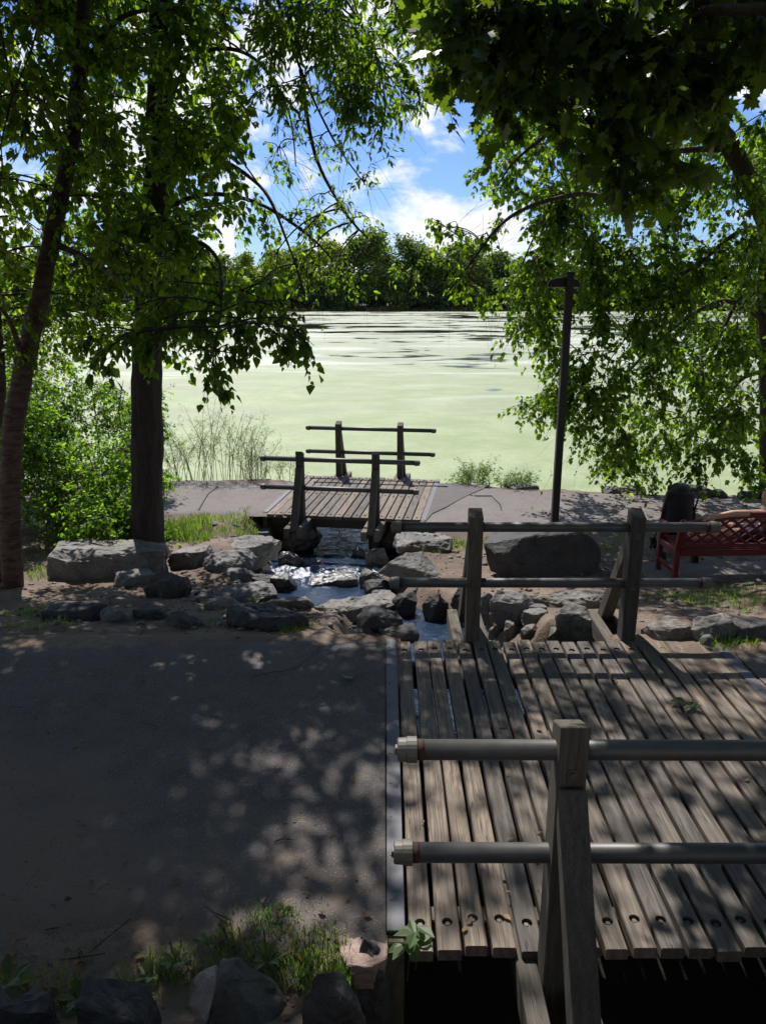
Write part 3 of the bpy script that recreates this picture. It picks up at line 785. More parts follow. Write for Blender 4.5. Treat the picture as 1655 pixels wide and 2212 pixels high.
ROCKS = [
 # left bank
 (253, 354, 1231, 1268, 'slab', 'low flat rock against the right foot of the long seat boulder'),
 (322, 415, 1234, 1296, 'block', 'blocky dark rock on bare earth right below the long seat boulder', 'dark_rock'),
 (370, 466, 1180, 1228, 'slab', 'wedge of dark rock just right of the dark tree trunk foot', 'basalt'),
 (440, 555, 1187, 1236, 'round', 'humped grey rock between the tree-foot wedge and the stream', 'basalt'),
 (470, 606, 1162, 1228, 'slab', 'broad flat rock at the top left of the stream beside the far bridge', 'basalt', 0.8),
 (536, 592, 1143, 1163, 'slab', 'small flat stone by the grass at the left end of the far bridge'),
 (484, 549, 1225, 1252, 'block', 'small flat-topped block on the left stream bank below the humped rock'),
 (522, 600, 1243, 1276, 'slab', 'thin dark ledge reaching to the left edge of the pool', 'dark_rock'),
 (586, 640, 1243, 1277, 'slab', 'wet dark rock tip touching the left of the pool', 'wet'),
 (470, 606, 1257, 1304, 'round', 'big rounded rock left of the pool', 'basalt'),
 (415, 474, 1268, 1306, 'point', 'jagged small rock left of the big rounded pool rock'),
 (418, 545, 1284, 1322, 'point', 'low pointed rock between the left pool rocks and the path edge'),
 (345, 447, 1310, 1364, 'point', 'peaked dark rock on the near path edge left of the longest edge rock', 'dark_rock'),
 (294, 376, 1302, 1342, 'block', 'dark rough rock behind the peaked path-edge rock', 'dark_rock'),
 (104, 236, 1302, 1345, 'slab', 'long low rock at the far left on the bare earth by the path', 'dark_rock', 0.6),
 (223, 280, 1313, 1347, 'slab', 'small pale-fronted rock at the right end of the long low left rock'),
 (487, 672, 1312, 1368, 'slab', 'longest dark rock lying along the near path edge', 'dark_rock', 0.5),
 (566, 682, 1300, 1322, 'slab', 'thin pale slab at the lower lip of the pool'),
 (673, 862, 1288, 1344, 'slab', 'large sloping rock closing the near side of the pool', 'basalt', 0.6),
 (768, 868, 1311, 1367, 'block', 'square dark block where the path meets the near bridge', 'dark_rock', 0.7),
 (765, 816, 1348, 1374, 'point', 'small dark stone at the foot of the square block by the path', 'dark_rock'),
 (819, 906, 1353, 1382, 'slab', 'flat dark rock at the left corner of the near bridge', 'dark_rock'),
 # stream and right bank
 (598, 652, 1187, 1224, 'round', 'dark rock left of the rapids under the far bridge', 'wet'),
 (670, 772, 1238, 1264, 'slab', 'black wet slab lying in the rapids', 'wet', 0.6),
 (725, 776, 1245, 1266, 'slab', 'small pale rock beside the wet slab in the stream'),
 (642, 700, 1204, 1222, 'round', 'wet black stone breaking the white water', 'wet'),
 (755, 797, 1179, 1203, 'point', 'tilted stone right of the rapids in the bridge shadow'),
 (610, 700, 1120, 1196, 'block', 'added black stone darkening the hollow under the left end of the far bridge', 'wet', 0.9),  # this stone and the next are added to blacken the space under the bridge
 (790, 880, 1120, 1196, 'block', 'added black stone darkening the hollow under the right end of the far bridge', 'wet', 0.9),
 (789, 845, 1183, 1224, 'block', 'grey block right of the rapids beside the pale big rock'),
 (775, 823, 1229, 1272, 'block', 'upright pale block at the right edge of the pool'),
 (783, 845, 1250, 1284, 'round', 'rounded dark rock at the lower right of the pool', 'dark_rock'),
 (802, 856, 1278, 1298, 'slab', 'flat stone below the rounded right pool rock'),
 (850, 972, 1155, 1192, 'slab', 'low slab with ridged top by the right end of the far bridge'),
 (848, 902, 1274, 1332, 'block', 'tall dark rock left of the small blue pool', 'dark_rock'),
 (912, 966, 1280, 1342, 'block', 'tall dark rock right of the small blue pool behind the rail', 'dark_rock'),
 (975, 1040, 1262, 1340, 'block', 'dark block behind the left post of the near bridge', 'dark_rock'),
 (1036, 1064, 1276, 1334, 'block', 'narrow pale standing stone right of the bridge post'),
 (1053, 1160, 1276, 1360, 'block', 'large sunlit block with rough pale face seen below the lower rail', 'basalt', 0.6),
 (1150, 1328, 1280, 1317, 'slab', 'long flat slab behind the rubble seen under the lower rail', 'basalt', 0.5),
 (1132, 1180, 1307, 1328, 'slab', 'small flat stone in front of the long flat slab'),
 (1126, 1182, 1319, 1352, 'slab', 'flat-topped stone in the middle of the rubble heap'),
 (1083, 1118, 1338, 1382, 'block', 'small square stone left in the rubble against the deck'),
 (1123, 1167, 1346, 1380, 'block', 'round-shouldered stone in the rubble against the deck'),
 (1054, 1086, 1355, 1380, 'slab', 'small low stone next to the left bridge post foot'),
 (1200, 1288, 1301, 1384, 'block', 'tall pale humped rock right in the rubble heap', 'basalt', 0.7),
 (1196, 1220, 1318, 1342, 'block', 'small upright stone left of the pale humped rock'),
 (1244, 1276, 1347, 1378, 'round', 'round pale stone at the foot of the pale humped rock'),
 (1232, 1296, 1362, 1388, 'slab', 'flat pale stone by the right outrigger timber'),
 (1180, 1212, 1353, 1388, 'block', 'light brown stone at the deck edge in the rubble'),
 (1390, 1485, 1340, 1384, 'slab', 'low grey rock right of the right far bridge post'),
 (1476, 1584, 1324, 1388, 'block', 'big pale knobbly rock beyond the right end of the near bridge', 'basalt'),
 (1562, 1660, 1340, 1384, 'slab', 'dark flat rock at the right picture edge past the pale knobbly rock', 'dark_rock'),
 (1508, 1542, 1368, 1398, 'round', 'small rounded stone in front of the pale knobbly rock'),
]
for r_ in ROCKS:
    rock(*r_)
D0 = ground_hit(230, 1246).y
hull_rock('long flat-topped boulder like a seat in front of the dark left tree trunk',
          [(106, 1205, D0 + .10), (118, 1188, D0 + .18), (150, 1216, D0 - .02), (200, 1200, D0 + .02), (298, 1213, D0 + .02), (354, 1190, D0 + .1), (128, 1168, D0 + .5), (170, 1166, D0 + .55), (290, 1168, D0 + .55), (358, 1177, D0 + .5),
           (104, 1243, D0 + .05), (140, 1262, D0 - .02), (230, 1268, D0 - .04), (325, 1262, D0), (360, 1238, D0 + .1), (110, 1215, D0 + .6), (355, 1210, D0 + .6)], 'basalt', 'rocks along the stream', 501, 0.8)
D0 = ground_hit(1170, 1250).y
hull_rock('huge dark boulder behind the rails of the near bridge',
          [(1043, 1172, D0 + .2), (1050, 1208, D0 + .1), (1082, 1205, D0), (1135, 1160, D0 + .12), (1190, 1146, D0 + .25), (1265, 1152, D0 + .22), (1296, 1180, D0 + .2), (1300, 1215, D0 + .15), (1268, 1246, D0 + .02),
           (1180, 1266, D0 - .05), (1100, 1258, D0), (1060, 1235, D0 + .05), (1075, 1140, D0 + .8), (1130, 1131, D0 + .95), (1215, 1131, D0 + .95), (1275, 1142, D0 + .8), (1080, 1190, D0 + 1.0), (1270, 1190, D0 + 1.0)], 'dark_rock', 'rocks along the stream', 502)
D0 = ground_hit(890, 1256).y
hull_rock('big pale cracked rock sunlit on the right stream bank',
          [(818, 1236, D0 + .1), (860, 1258, D0), (930, 1262, D0), (958, 1248, D0 + .12), (838, 1214, D0 + .12), (878, 1196, D0 + .3), (912, 1190, D0 + .42), (905, 1232, D0 + .05), (932, 1216, D0 + .3), (840, 1228, D0 + .5), (940, 1226, D0 + .6)], 'basalt', 'rocks along the stream', 503)
# lakeside row on the right
LROCK = [(1298, 1345, 1049, 1070, 'block', 'squarish lakeside rock farthest left in the row under the drooping tree'),
         (1335, 1398, 1052, 1072, 'slab', 'low lakeside rock right of the squarish one'),
         (1468, 1536, 1046, 1080, 'round', 'largest dark lakeside rock behind the stroller handles', 'dark_rock'),
         (1533, 1573, 1056, 1080, 'round', 'rounded lakeside rock between the largest one and the bench sitter', 'dark_rock'),
         (1590, 1638, 1058, 1082, 'round', 'dark lakeside rock above the sitter by the leaning trunk', 'dark_rock'),
         (1090, 1160, 1045, 1060, 'slab', 'flat grey slab on the lake bank left of the lamp post')]
for r_ in LROCK: rock(*r_, group='rocks on the lake bank')
# foreground stones
hull_rock('big dark angular boulder at the bottom left of centre',
          [(478, 2072, 2.46), (512, 2070, 2.44), (590, 2112, 2.42), (640, 2190, 2.38), (655, 2290, 2.35), (470, 2120, 2.32), (560, 2170, 2.30), (440, 2260, 2.18), (580, 2300, 2.16), (420, 2380, 2.2), (640, 2400, 2.2), (500, 2110, 2.75), (620, 2150, 2.75)], 'dark_rock', 'stones at the near path edge', 511)
hull_rock('rosy weathered stone leaning on the left of the big dark boulder',
          [(468, 2086, 2.50), (430, 2098, 2.46), (392, 2160, 2.42), (372, 2220, 2.38), (470, 2120, 2.36), (450, 2200, 2.26), (380, 2330, 2.2), (470, 2350, 2.2), (470, 2130, 2.72), (400, 2170, 2.7)], 'pink_rock', 'stones at the near path edge', 512)
hull_rock('flat rosy slab at the near left corner of the near bridge',
          [(730, 2022, 2.66), (760, 1998, 2.80), (828, 1990, 2.82), (838, 2012, 2.72), (836, 2068, 2.56), (800, 2090, 2.50), (752, 2086, 2.50), (732, 2056, 2.58), (745, 2140, 2.52), (826, 2140, 2.52), (745, 2040, 2.9), (830, 2030, 2.9)], 'pink_rock', 'stones at the near path edge', 513)
rock(655, 792, 2130, 2330, 'block', 'grey lumpy stone between the big dark boulder and the bridge', 'dark_rock', 0.7, 0.1, 'stones at the near path edge', zb=-0.12)
rock(190, 345, 2168, 2300, 'slab', 'grey flat stone left of the rosy weathered stone', 'dark_rock', 0.7, 0.1, 'stones at the near path edge', zb=0.0)
rock(25, 135, 2172, 2290, 'slab', 'low grey stone at the bottom left by the plantain leaves', 'dark_rock', 0.7, -0.1, 'stones at the near path edge', zb=0.0)
rock(-70, 62, 2135, 2260, 'block', 'dark stone cut by the bottom left picture corner', 'dark_rock', 0.7, 0.2, 'stones at the near path edge', zb=0.0)
rock(755, 850, 2075, 2330, 'block', 'dark wall stone under the near left corner of the bridge', 'dark_rock', 0.9, 0.0, 'stones at the near path edge', zb=-0.55)

# ------------------------------------------------------------------ lamp post
def lamp_post():
    b = at(1197, 1135, z=-0.745); top = at(1239, 590, D=b.y)
    r = thing('lamp_post', 'thin black square lamp post with a domed head on the lakeside path', 'lamp post', (b.x, b.y, -0.76))
    h = top.z + 0.76
    MB().box((0, 0, h / 2), (0.105, 0.105, h), None, 0.006).build('post', M['lamp'], r)
    MB().box((0, 0, 0.015), (0.19, 0.19, 0.03), None, 0.005).build('base_plate', M['lamp'], r)
    MB().box((0, 0, h + 0.006), (0.112, 0.112, 0.014), None, 0.004).build('post_cap', M['lamp'], r)
    z0 = h - 0.185
    MB().box((-0.03, 0.10, z0 + 0.05), (0.07, 0.14, 0.06), None, 0.008).build('bracket', M['lamp'], r)
    # low shoebox head with a rounded back
    n = 18; hd = MB(); L, Wd, Hh = 0.235, 0.15, 0.125
    prof = [(-L, 0.0)] + [(-L * math.cos(math.pi * k / n) , Hh * math.sin(math.pi * k / n) ** 0.62) for k in range(1, n)] + [(L, 0.0)]
    A = [(x - 0.075, 0.17 - Wd, z0 + z) for x, z in prof]; B = [(x - 0.075, 0.17 + Wd, z0 + z) for x, z in prof]
    k = len(prof)
    hd.add(A + B, [(i, i + 1, i + 1 + k, i + k) for i in range(k - 1)] + [tuple(range(k - 1, -1, -1)), tuple(range(k, 2 * k)), (0, k, 2 * k - 1, k - 1)])
    head = hd.build('lamp_head', M['lamp'], r)
    MB().box((-0.075, 0.17, z0 - 0.006), (2 * L - 0.03, 2 * Wd - 0.03, 0.014), None, 0.003).build('lens', M['lens'], head)
    rim = MB().tube([(x * 0.985 - 0.075, 0.17 - Wd - 0.004, z0 + z + 0.002) for x, z in prof[:n // 2]], 0.006, 6)
    rim.build('rim', M['lens'], head)
lamp_post()

# ------------------------------------------------------------------ bench, stroller, sitter
BX, BY = 3.40, 8.42
BZ = H(3.9, 8.9) + 0.035
def bench():
    strip_z = BZ
    pad = MB(); pad.box((BX + 1.05, BY + 0.30, BZ - 0.055), (2.6, 0.98, 0.11), None, 0.012)
    pad.build('bench_pad', M['concrete'], kind='structure')
    r = thing('park_bench', 'red painted garden bench with lattice back on a concrete pad', 'bench', (BX, BY, BZ), R(2.0))
    L, seat, dp = 1.62, 0.405, 0.50
    red = M['red']
    for x in (0.0, L):
        MB().beam((x, 0, 0), (x, 0.02, seat), 0.058, 0.062, 0.005, (0, 1, 0)).build('leg', red, r)
        p = MB().beam((x, 0.02, seat), (x, -0.06, 0.765), 0.056, 0.055, 0.005, (0, 1, 0)).build('back_post', red, r)
        MB().tube([(x, -0.062, 0.762), (x, -0.063, 0.775), (x, -0.064, 0.79), (x, -0.065, 0.80)], [0.03, 0.033, 0.026, 0.008], 10).build('finial', red, p, True)
        MB().beam((x, dp, 0), (x, dp, 0.60), 0.055, 0.055, 0.005, (0, 1, 0)).build('leg', red, r)
        MB().beam((x, 0.03, 0.14), (x, dp, 0.14), 0.035, 0.06, 0.004).build('stretcher', red, r)
        MB().beam((x, 0.03, seat - 0.035), (x, dp, seat - 0.035), 0.04, 0.075, 0.004).build('seat_rail', red, r)
        MB().beam((x, -0.04, 0.635), (x, dp + 0.05, 0.615), 0.062, 0.03, 0.006).build('armrest', red, r)
    for k in range(6):
        MB().box((L / 2, 0.06 + k * 0.088, seat + 0.012), (L - 0.06, 0.076, 0.022), None, 0.004).build('seat_slat', red, r)
    MB().box((L / 2, dp + 0.005, seat - 0.035), (L - 0.06, 0.03, 0.075), None, 0.004).build('apron', red, r)
    MB().box((L / 2, -0.005, seat - 0.03), (L - 0.06, 0.03, 0.07), None, 0.004).build('apron', red, r)
    # arched top rail and straight bottom rail of the back
    def ztop(x): return 0.715 + 0.135 * math.sin(math.pi * x / L) ** 0.9
    def yb(z): return 0.02 - 0.08 * (z - seat) / 0.36
    n = 20; V = []; F = []
    for i in range(n + 1):
        x = 0.028 + (L - 0.056) * i / n; z = ztop(x); y = yb(z)
        V += [(x, y - 0.02, z - 0.032), (x, y + 0.02, z - 0.032), (x, y + 0.02, z + 0.032), (x, y - 0.02, z + 0.032)]
    for i in range(n):
        for k in range(4): F.append((4 * i + k, 4 * i + (k + 1) % 4, 4 * i + 4 + (k + 1) % 4, 4 * i + 4 + k))
    F += [(3, 2, 1, 0), (4 * n, 4 * n + 1, 4 * n + 2, 4 * n + 3)]
    MB().add(V, F).build('top_rail', red, r)
    MB().box((L / 2, yb(0.46), 0.462), (L - 0.056, 0.034, 0.045), None, 0.004).build('bottom_rail', red, r)
    # crossed lattice, each slat clipped under the arch
    for sg in (1, -1):
        c = -0.6 if sg == 1 else 0.0
        for q in range(-4, 14):
            x0 = q * 0.150 + (0.02 if sg == 1 else 0.05)
            pts = []
            for i in range(60):
                z = 0.478 + i * 0.0065; x = x0 + sg * (z - 0.478) * 1.22
                if 0.03 < x < L - 0.03 and z < ztop(x) - 0.03: pts.append((x, z))
            if len(pts) < 5: continue
            (xa, za), (xb, zb) = pts[0], pts[-1]
            o = 0.007 * sg
            MB().beam((xa, yb(za) + o, za), (xb, yb(zb) + o, zb), 0.030, 0.012, 0.002, (0, 1, 0)).build('lattice_slat', red, r)
    return r
bench()

def stroller():
    g = at(1462, 1203, D=9.35)
    z = H(3.6, 9.4)
    r = thing('stroller', 'black folding stroller with a tall hood parked behind the red bench', 'stroller', (at(1456, 1190, D=9.45).x, 9.45, z + 0.005), R(-8))
    W = 0.175
    for sx in (-1, 1):
        x = sx * W
        f = MB().tube([(x * 0.95, -0.10, 0.98), (x * 1.06, -0.17, 1.00), (x * 1.12, -0.19, 0.96), (x * 1.10, -0.12, 0.88), (x * 1.1, 0.05, 0.55), (x * 1.1, 0.38, 0.10)], 0.011, 8)
        f.build('frame_tube', M['tube'], r, True)
        MB().tube([(x * 0.95, -0.10, 0.985), (x * 1.06, -0.17, 1.006), (x * 1.12, -0.19, 0.965)], 0.017, 8).build('handle', M['rubber'], r, True)
        MB().tube([(x * 1.1, 0.12, 0.50), (x * 1.12, -0.06, 0.26), (x * 1.12, -0.22, 0.09)], 0.010, 8).build('rear_tube', M['tube'], r, True)
        for yy in (-0.22, 0.38):
            for dx in (-0.026, 0.026):
                cx = x * 1.12 + dx; w = MB()
                w.tube([(cx - 0.013, yy, 0.082), (cx - 0.009, yy, 0.082), (cx + 0.009, yy, 0.082), (cx + 0.013, yy, 0.082)], [0.070, 0.080, 0.080, 0.070], 20)
                wh = w.build('wheel', M['rubber'], r, False)
                MB().tube([(cx - 0.0145, yy, 0.082), (cx + 0.0145, yy, 0.082)], 0.044, 14).build('hub', M['tube'], wh)
            MB().box((x * 1.12, yy, 0.11), (0.028, 0.05, 0.07), None, 0.006).build('wheel_fork', M['rubber'], r)
        MB().tube([(x * 1.08, 0.02, 0.70), (x * 1.14, -0.02, 0.56), (x * 1.05, 0.05, 0.47)], 0.014, 8).build('side_strap', M['maroon'], r, True)
    MB().tube([(-W * 1.12, -0.2, 0.12), (W * 1.12, -0.2, 0.12)], 0.008, 8).build('axle', M['tube'], r)
    MB().tube([(-W * 1.1, 0.1, 0.52), (W * 1.1, -0.05, 0.30)], 0.008, 8).build('cross_tube', M['tube'], r)
    MB().tube([(W * 1.1, 0.1, 0.52), (-W * 1.1, -0.05, 0.30)], 0.008, 8).build('cross_tube', M['tube'], r)
    # seat sling: back panel curved round the child
    V = []; F = []; nu, nv = 12, 10
    for j in range(nv + 1):
        t = j / nv; z = 0.90 - 0.62 * t; y0 = -0.02 + 0.16 * t
        w = W * (0.93 + 0.10 * math.sin(math.pi * t))
        for i in range(nu + 1):
            u = i / nu * 2 - 1
            V.append((w * u, y0 - 0.09 * (1 - u * u) , z))
    for j in range(nv):
        for i in range(nu):
            a = j * (nu + 1) + i; F.append((a, a + 1, a + nu + 2, a + nu + 1))
    o = MB().add(V, F).build('seat_back', M['cloth'], r, True)
    so = o.modifiers.new('thickness', 'SOLIDIFY'); so.thickness = 0.012
    MB().box((0, 0.28, 0.335), (2 * W * 0.9, 0.30, 0.04), None, 0.012).build('seat', M['cloth'], r)
    # hood: half dome leaning forward
    V = []; F = []; nu, nv = 18, 12
    for j in range(nv + 1):
        ph = math.pi * 0.5 * j / nv
        for i in range(nu + 1):
            th = math.pi * (0.0 + i / nu)
            x = W * 1.02 * math.cos(th) * math.cos(ph * 0.98) ** 0.75
            y = -0.05 + 0.10 - 0.22 * math.sin(th) * math.cos(ph) ** 0.8 
            V.append((x, y, 0.40 + 0.60 * math.sin(ph)))
    for j in range(nv):
        for i in range(nu):
            a = j * (nu + 1) + i; F.append((a, a + 1, a + nu + 2, a + nu + 1))
    hd = MB().add(V, F).build('hood', M['cloth'], r, True)
    so = hd.modifiers.new('thickness', 'SOLIDIFY'); so.thickness = 0.008
    V = []; F = []
    for j in range(9):
        ph = math.pi * 0.5 * j / 8
        for i in range(19):
            th = math.pi * i / 18
            V.append((W * 1.0 * math.cos(th) * math.cos(ph) ** 0.8, 0.05 + 0.26 * math.sin(th) * math.cos(ph) ** 0.9, 0.66 + 0.33 * math.sin(ph)))
    for j in range(8):
        for i in range(18):
            a = j * 19 + i; F.append((a, a + 19, a + 20, a + 1))
    fh = MB().add(V, F).build('hood_visor', M['cloth'], r, True)
    so = fh.modifiers.new('thickness', 'SOLIDIFY'); so.thickness = 0.008
stroller()

def skin_mesh(name, pts, edges, root=0, sub=2):
    """one continuous surface grown round a skeleton: pts = (x, y, z, rx, ry)"""
    me = bpy.data.meshes.new(name + '_skeleton'); me.from_pydata([p[:3] for p in pts], edges, []); me.update()
    o = bpy.data.objects.new(name + '_skeleton', me); COL.objects.link(o)
    sk = o.modifiers.new('skin', 'SKIN'); sk.use_smooth_shade = True
    for i, p in enumerate(pts):
        d = me.skin_vertices[0].data[i]; d.radius = (p[3], p[4] if len(p) > 4 else p[3]); d.use_root = (i == root)
    ss = o.modifiers.new('sub', 'SUBSURF'); ss.levels = sub; ss.render_levels = sub
    dg = bpy.context.evaluated_depsgraph_get(); dg.update()
    out = bpy.data.meshes.new_from_object(o.evaluated_get(dg)); out.name = name
    bpy.data.objects.remove(o); bpy.data.meshes.remove(me)
    out.shade_smooth()
    return out

def sitter():
    S = BZ + 0.43                         # seat top
    y0 = BY + 0.27
    X = 4.57                              # pelvis
    pts = []; ed = []
    def P(x, y, z, a, b=None): pts.append((x, y, z, a, b if b else a)); return len(pts) - 1
    def chain(*ids):
        for a, b in zip(ids[:-1], ids[1:]): ed.append((a, b))
    pel = P(X, y0, S + 0.10, 0.135, 0.115)
    wst = P(X - 0.02, y0 - 0.10, S + 0.22, 0.125, 0.10)
    chs = P(X - 0.06, y0 - 0.17, S + 0.31, 0.15, 0.11)
    ucs = P(X - 0.08, y0 - 0.19, S + 0.385, 0.12, 0.09)
    nk = P(X - 0.11, y0 - 0.17, S + 0.455, 0.055)
    h0 = P(X - 0.125, y0 - 0.155, S + 0.51, 0.068, 0.075)
    h1 = P(X - 0.13, y0 - 0.15, S + 0.575, 0.085, 0.095)
    h2 = P(X - 0.13, y0 - 0.145, S + 0.645, 0.078, 0.085)
    h3 = P(X - 0.13, y0 - 0.145, S + 0.69, 0.045, 0.05)
    chain(pel, wst, chs, ucs, nk, h0, h1, h2, h3)
    # left arm laid along the top rail of the bench
    ytop = BY - 0.065
    s1 = P(X - 0.25, y0 - 0.23, S + 0.40, 0.062)
    e1 = P(X - 0.50, ytop + 0.01, S + 0.44, 0.043)
    f1 = P(X - 0.62, ytop, S + 0.44, 0.042)
    w1 = P(X - 0.80, ytop, S + 0.405, 0.027, 0.03)
    pm = P(X - 0.87, ytop, S + 0.39, 0.022, 0.036)
    chain(ucs, s1, e1, f1, w1, pm)
    for k, (dy, ln) in enumerate(((-0.033, 0.062), (-0.012, 0.075), (0.010, 0.078), (0.031, 0.068))):
        a = P(X - 0.90, ytop + dy, S + 0.385, 0.0095); b = P(X - 0.90 - ln * 0.55, ytop + dy * 1.15, S + 0.372, 0.009); c = P(X - 0.90 - ln * 0.85, ytop + dy * 1.2, S + 0.352, 0.0075)
        chain(pm, a, b, c)
    t1 = P(X - 0.85, ytop - 0.047, S + 0.375, 0.011); t2 = P(X - 0.88, ytop - 0.058, S + 0.352, 0.009)
    chain(pm, t1, t2)
    # right arm resting on the thigh
    s2 = P(X + 0.10, y0 - 0.13, S + 0.37, 0.062); e2 = P(X + 0.17, y0 + 0.02, S + 0.20, 0.043); w2 = P(X + 0.02, y0 + 0.20, S + 0.17, 0.028); q2 = P(X - 0.04, y0 + 0.25, S + 0.165, 0.03, 0.022)
    chain(ucs, s2, e2, w2, q2)
    for dy in (-0.03, -0.01, 0.012, 0.03):
        a = P(X - 0.08, y0 + 0.26 + dy, S + 0.155, 0.009); b = P(X - 0.12, y0 + 0.27 + dy, S + 0.14, 0.008); chain(q2, a, b)
    # legs stretched along the seat towards the left
    for dy, dz in ((-0.04, 0.0), (0.15, 0.02)):
        hp = P(X - 0.10, y0 + dy, S + 0.085, 0.092); kn = P(X - 0.50, y0 + dy + 0.03, S + 0.115 + dz, 0.060); cf = P(X - 0.68, y0 + dy + 0.02, S + 0.075, 0.054)
        an = P(X - 0.90, y0 + dy, S + 0.045, 0.036); he = P(X - 0.96, y0 + dy, S + 0.045, 0.036); to = P(X - 1.02, y0 + dy + 0.01, S + 0.13, 0.030, 0.036)
        chain(pel, hp, kn, cf, an, he, to)
    me = skin_mesh('person', pts, ed, pel, 2)
    body = obj('person', me, M['skin'])
    tag(body, 'person lounging on the red bench with one bare arm laid along its back', 'person')
    co = np.array([v.co for v in me.vertices]); no = np.array([v.normal for v in me.vertices])
    hc = np.array((X - 0.15, y0 - 0.15, S + 0.685))
    # face turned to the left: nose and brow pushed out of the head
    def bump(c, r, amt):
        d = np.linalg.norm(co - np.array(c), axis=1); k = np.clip(1 - d / r, 0, 1) ** 1.5
        co[:] = co + no * (k * amt)[:, None]
    bump((X - 0.215, y0 - 0.10, S + 0.575), 0.035, 0.022)      # nose
    bump((X - 0.145, y0 - 0.235, S + 0.58), 0.032, 0.016)      # ear towards us
    bump((X - 0.195, y0 - 0.11, S + 0.525), 0.04, 0.010)       # chin
    me.vertices.foreach_set('co', co.astype(np.float32).ravel()); me.update()
    def cloth(name, sel, off, material):
        F = [tuple(p.vertices) for p in me.polygons if all(sel(co[i]) for i in p.vertices)]
        ids = sorted({i for f in F for i in f}); mp = {i: k for k, i in enumerate(ids)}
        if not ids: return
        V = [tuple(co[i] + no[i] * off) for i in ids]
        o = MB().add(V, [tuple(mp[i] for i in f) for f in F]).build(name, material, body, True)
        so = o.modifiers.new('thickness', 'SOLIDIFY'); so.thickness = 0.004; so.offset = -1
    cloth('hair', lambda c: c[2] > S + 0.51 and (c[2] > S + 0.645 or (c[0] > X - 0.165 and c[2] > S + 0.55 + 0.25 * max(0, (X - 0.11) - c[0]))) and abs(c[0] - (X - 0.13)) < 0.2, 0.008, M['hair'])
    cloth('shorts', lambda c: X - 0.40 < c[0] < X + 0.16 and c[2] < S + 0.21 and not (c[2] > S + 0.13 and c[1] > y0 + 0.16), 0.012, M['shorts'])
    cloth('tank_top', lambda c: c[0] > X - 0.21 and S + 0.19 < c[2] < S + 0.37 and c[0] < X + 0.05, 0.010, M['top'])
sitter()

# ------------------------------------------------------------------ plants
def leaf_template(kind):
    """x across, y from stalk to tip, z up; unit length"""
    if kind == 'ovate':
        V = [(0, 0, 0), (-0.26, 0.24, 0.05), (-0.30, 0.50, 0.07), (0, 1, -0.08), (0.30, 0.50, 0.07), (0.26, 0.24, 0.05)]
        F = [(0, 3, 2, 1), (0, 5, 4, 3)]
    elif kind == 'birch':
        V = [(0, 0, 0), (-0.36, 0.20, 0.05), (-0.30, 0.48, 0.08), (0, 1, -0.06), (0.30, 0.48, 0.08), (0.36, 0.20, 0.05)]
        F = [(0, 3, 2, 1), (0, 5, 4, 3)]
    elif kind == 'narrow':
        V = [(0, 0, 0), (-0.15, 0.22, 0.03), (-0.17, 0.52, 0.05), (0, 1, -0.12), (0.17, 0.52, 0.05), (0.15, 0.22, 0.03)]
        F = [(0, 3, 2, 1), (0, 5, 4, 3)]
    elif kind == 'maple':
        half = [(0.10, 0.04), (0.44, 0.02), (0.34, 0.20), (0.62, 0.42), (0.40, 0.46), (0.42, 0.58), (0.20, 0.56), (0.22, 0.80), (0.10, 0.80)]
        o = [(0, 0)] + half + [(0, 1)] + [(-x, y) for x, y in reversed(half)]
        V = [(0, 0.34, 0)] + [(x, y, 0.10 * abs(x) - 0.16 * max(0, y - 0.4) ** 1.5) for x, y in o]
        n = len(o)
        F = [(0, 1 + i, 1 + (i + 1) % n) for i in range(n)]
    elif kind == 'long':                                           # plantain: broad strap
        V = [(0, 0, 0), (-0.05, 0.15, 0.05), (-0.20, 0.45, 0.16), (-0.17, 0.72, 0.17), (0, 1, 0.08), (0.17, 0.72, 0.17), (0.20, 0.45, 0.16), (0.05, 0.15, 0.05), (0, 0.15, 0.02), (0, 0.45, 0.10), (0, 0.72, 0.12)]
        F = [(0, 8, 1, 1), (8, 9, 2, 1), (9, 10, 3, 2), (10, 4, 3, 3), (0, 7, 8, 8), (7, 6, 9, 8), (6, 5, 10, 9), (5, 4, 10, 10)]
        F = [tuple(dict.fromkeys(f)) for f in F]
    return np.array(V, float), F
LEAF_MESH = {}
def leaf_mesh(kind, material):
    key = (kind, material.name)
    if key not in LEAF_MESH:
        V, F = leaf_template(kind); me = bpy.data.meshes.new('leaf'); me.from_pydata([tuple(v) for v in V], [], F); me.update()
        me.materials.append(material); LEAF_MESH[key] = me
    return LEAF_MESH[key]

def norm(a): return a / np.maximum(np.linalg.norm(a, axis=-1, keepdims=True), 1e-9)
def frames(d, up):
    """columns x, y(=d), z for leaves pointing along d with faces towards up"""
    x = norm(np.cross(d, up)); z = np.cross(x, d)
    return x, d, z
def leaves_mesh(name, kind, pos, x, y, z, size, material):
    V, F = leaf_template(kind)
    W = pos[:, None] + size[:, None, None] * (V[None, :, 0, None] * x[:, None] + V[None, :, 1, None] * y[:, None] + V[None, :, 2, None] * z[:, None])
    n, k = len(pos), len(V)
    F = np.array(F); FF = (np.arange(n)[:, None, None] * k + F[None]).reshape(-1, F.shape[1])
    me = np_mesh(name, W.reshape(-1, 3), FF)
    me.materials.append(material)
    return me

CAMP = np.array([0, 0, CAM_Z])
def in_frame(p, m=1.02):
    d = p - CAMP
    ax = d[:, 1] * CP - d[:, 2] * SP; v = d[:, 1] * SP + d[:, 2] * CP
    return (ax > 0.3) & (np.abs(d[:, 0] / ax) < 827.5 / FPX * m) & (np.abs(v / ax) < 1106 / FPX * m)

def bez(a, b, c, n):
    t = np.linspace(0, 1, n)[:, None]
    return (1 - t) ** 2 * a + 2 * t * (1 - t) * b + t * t * c

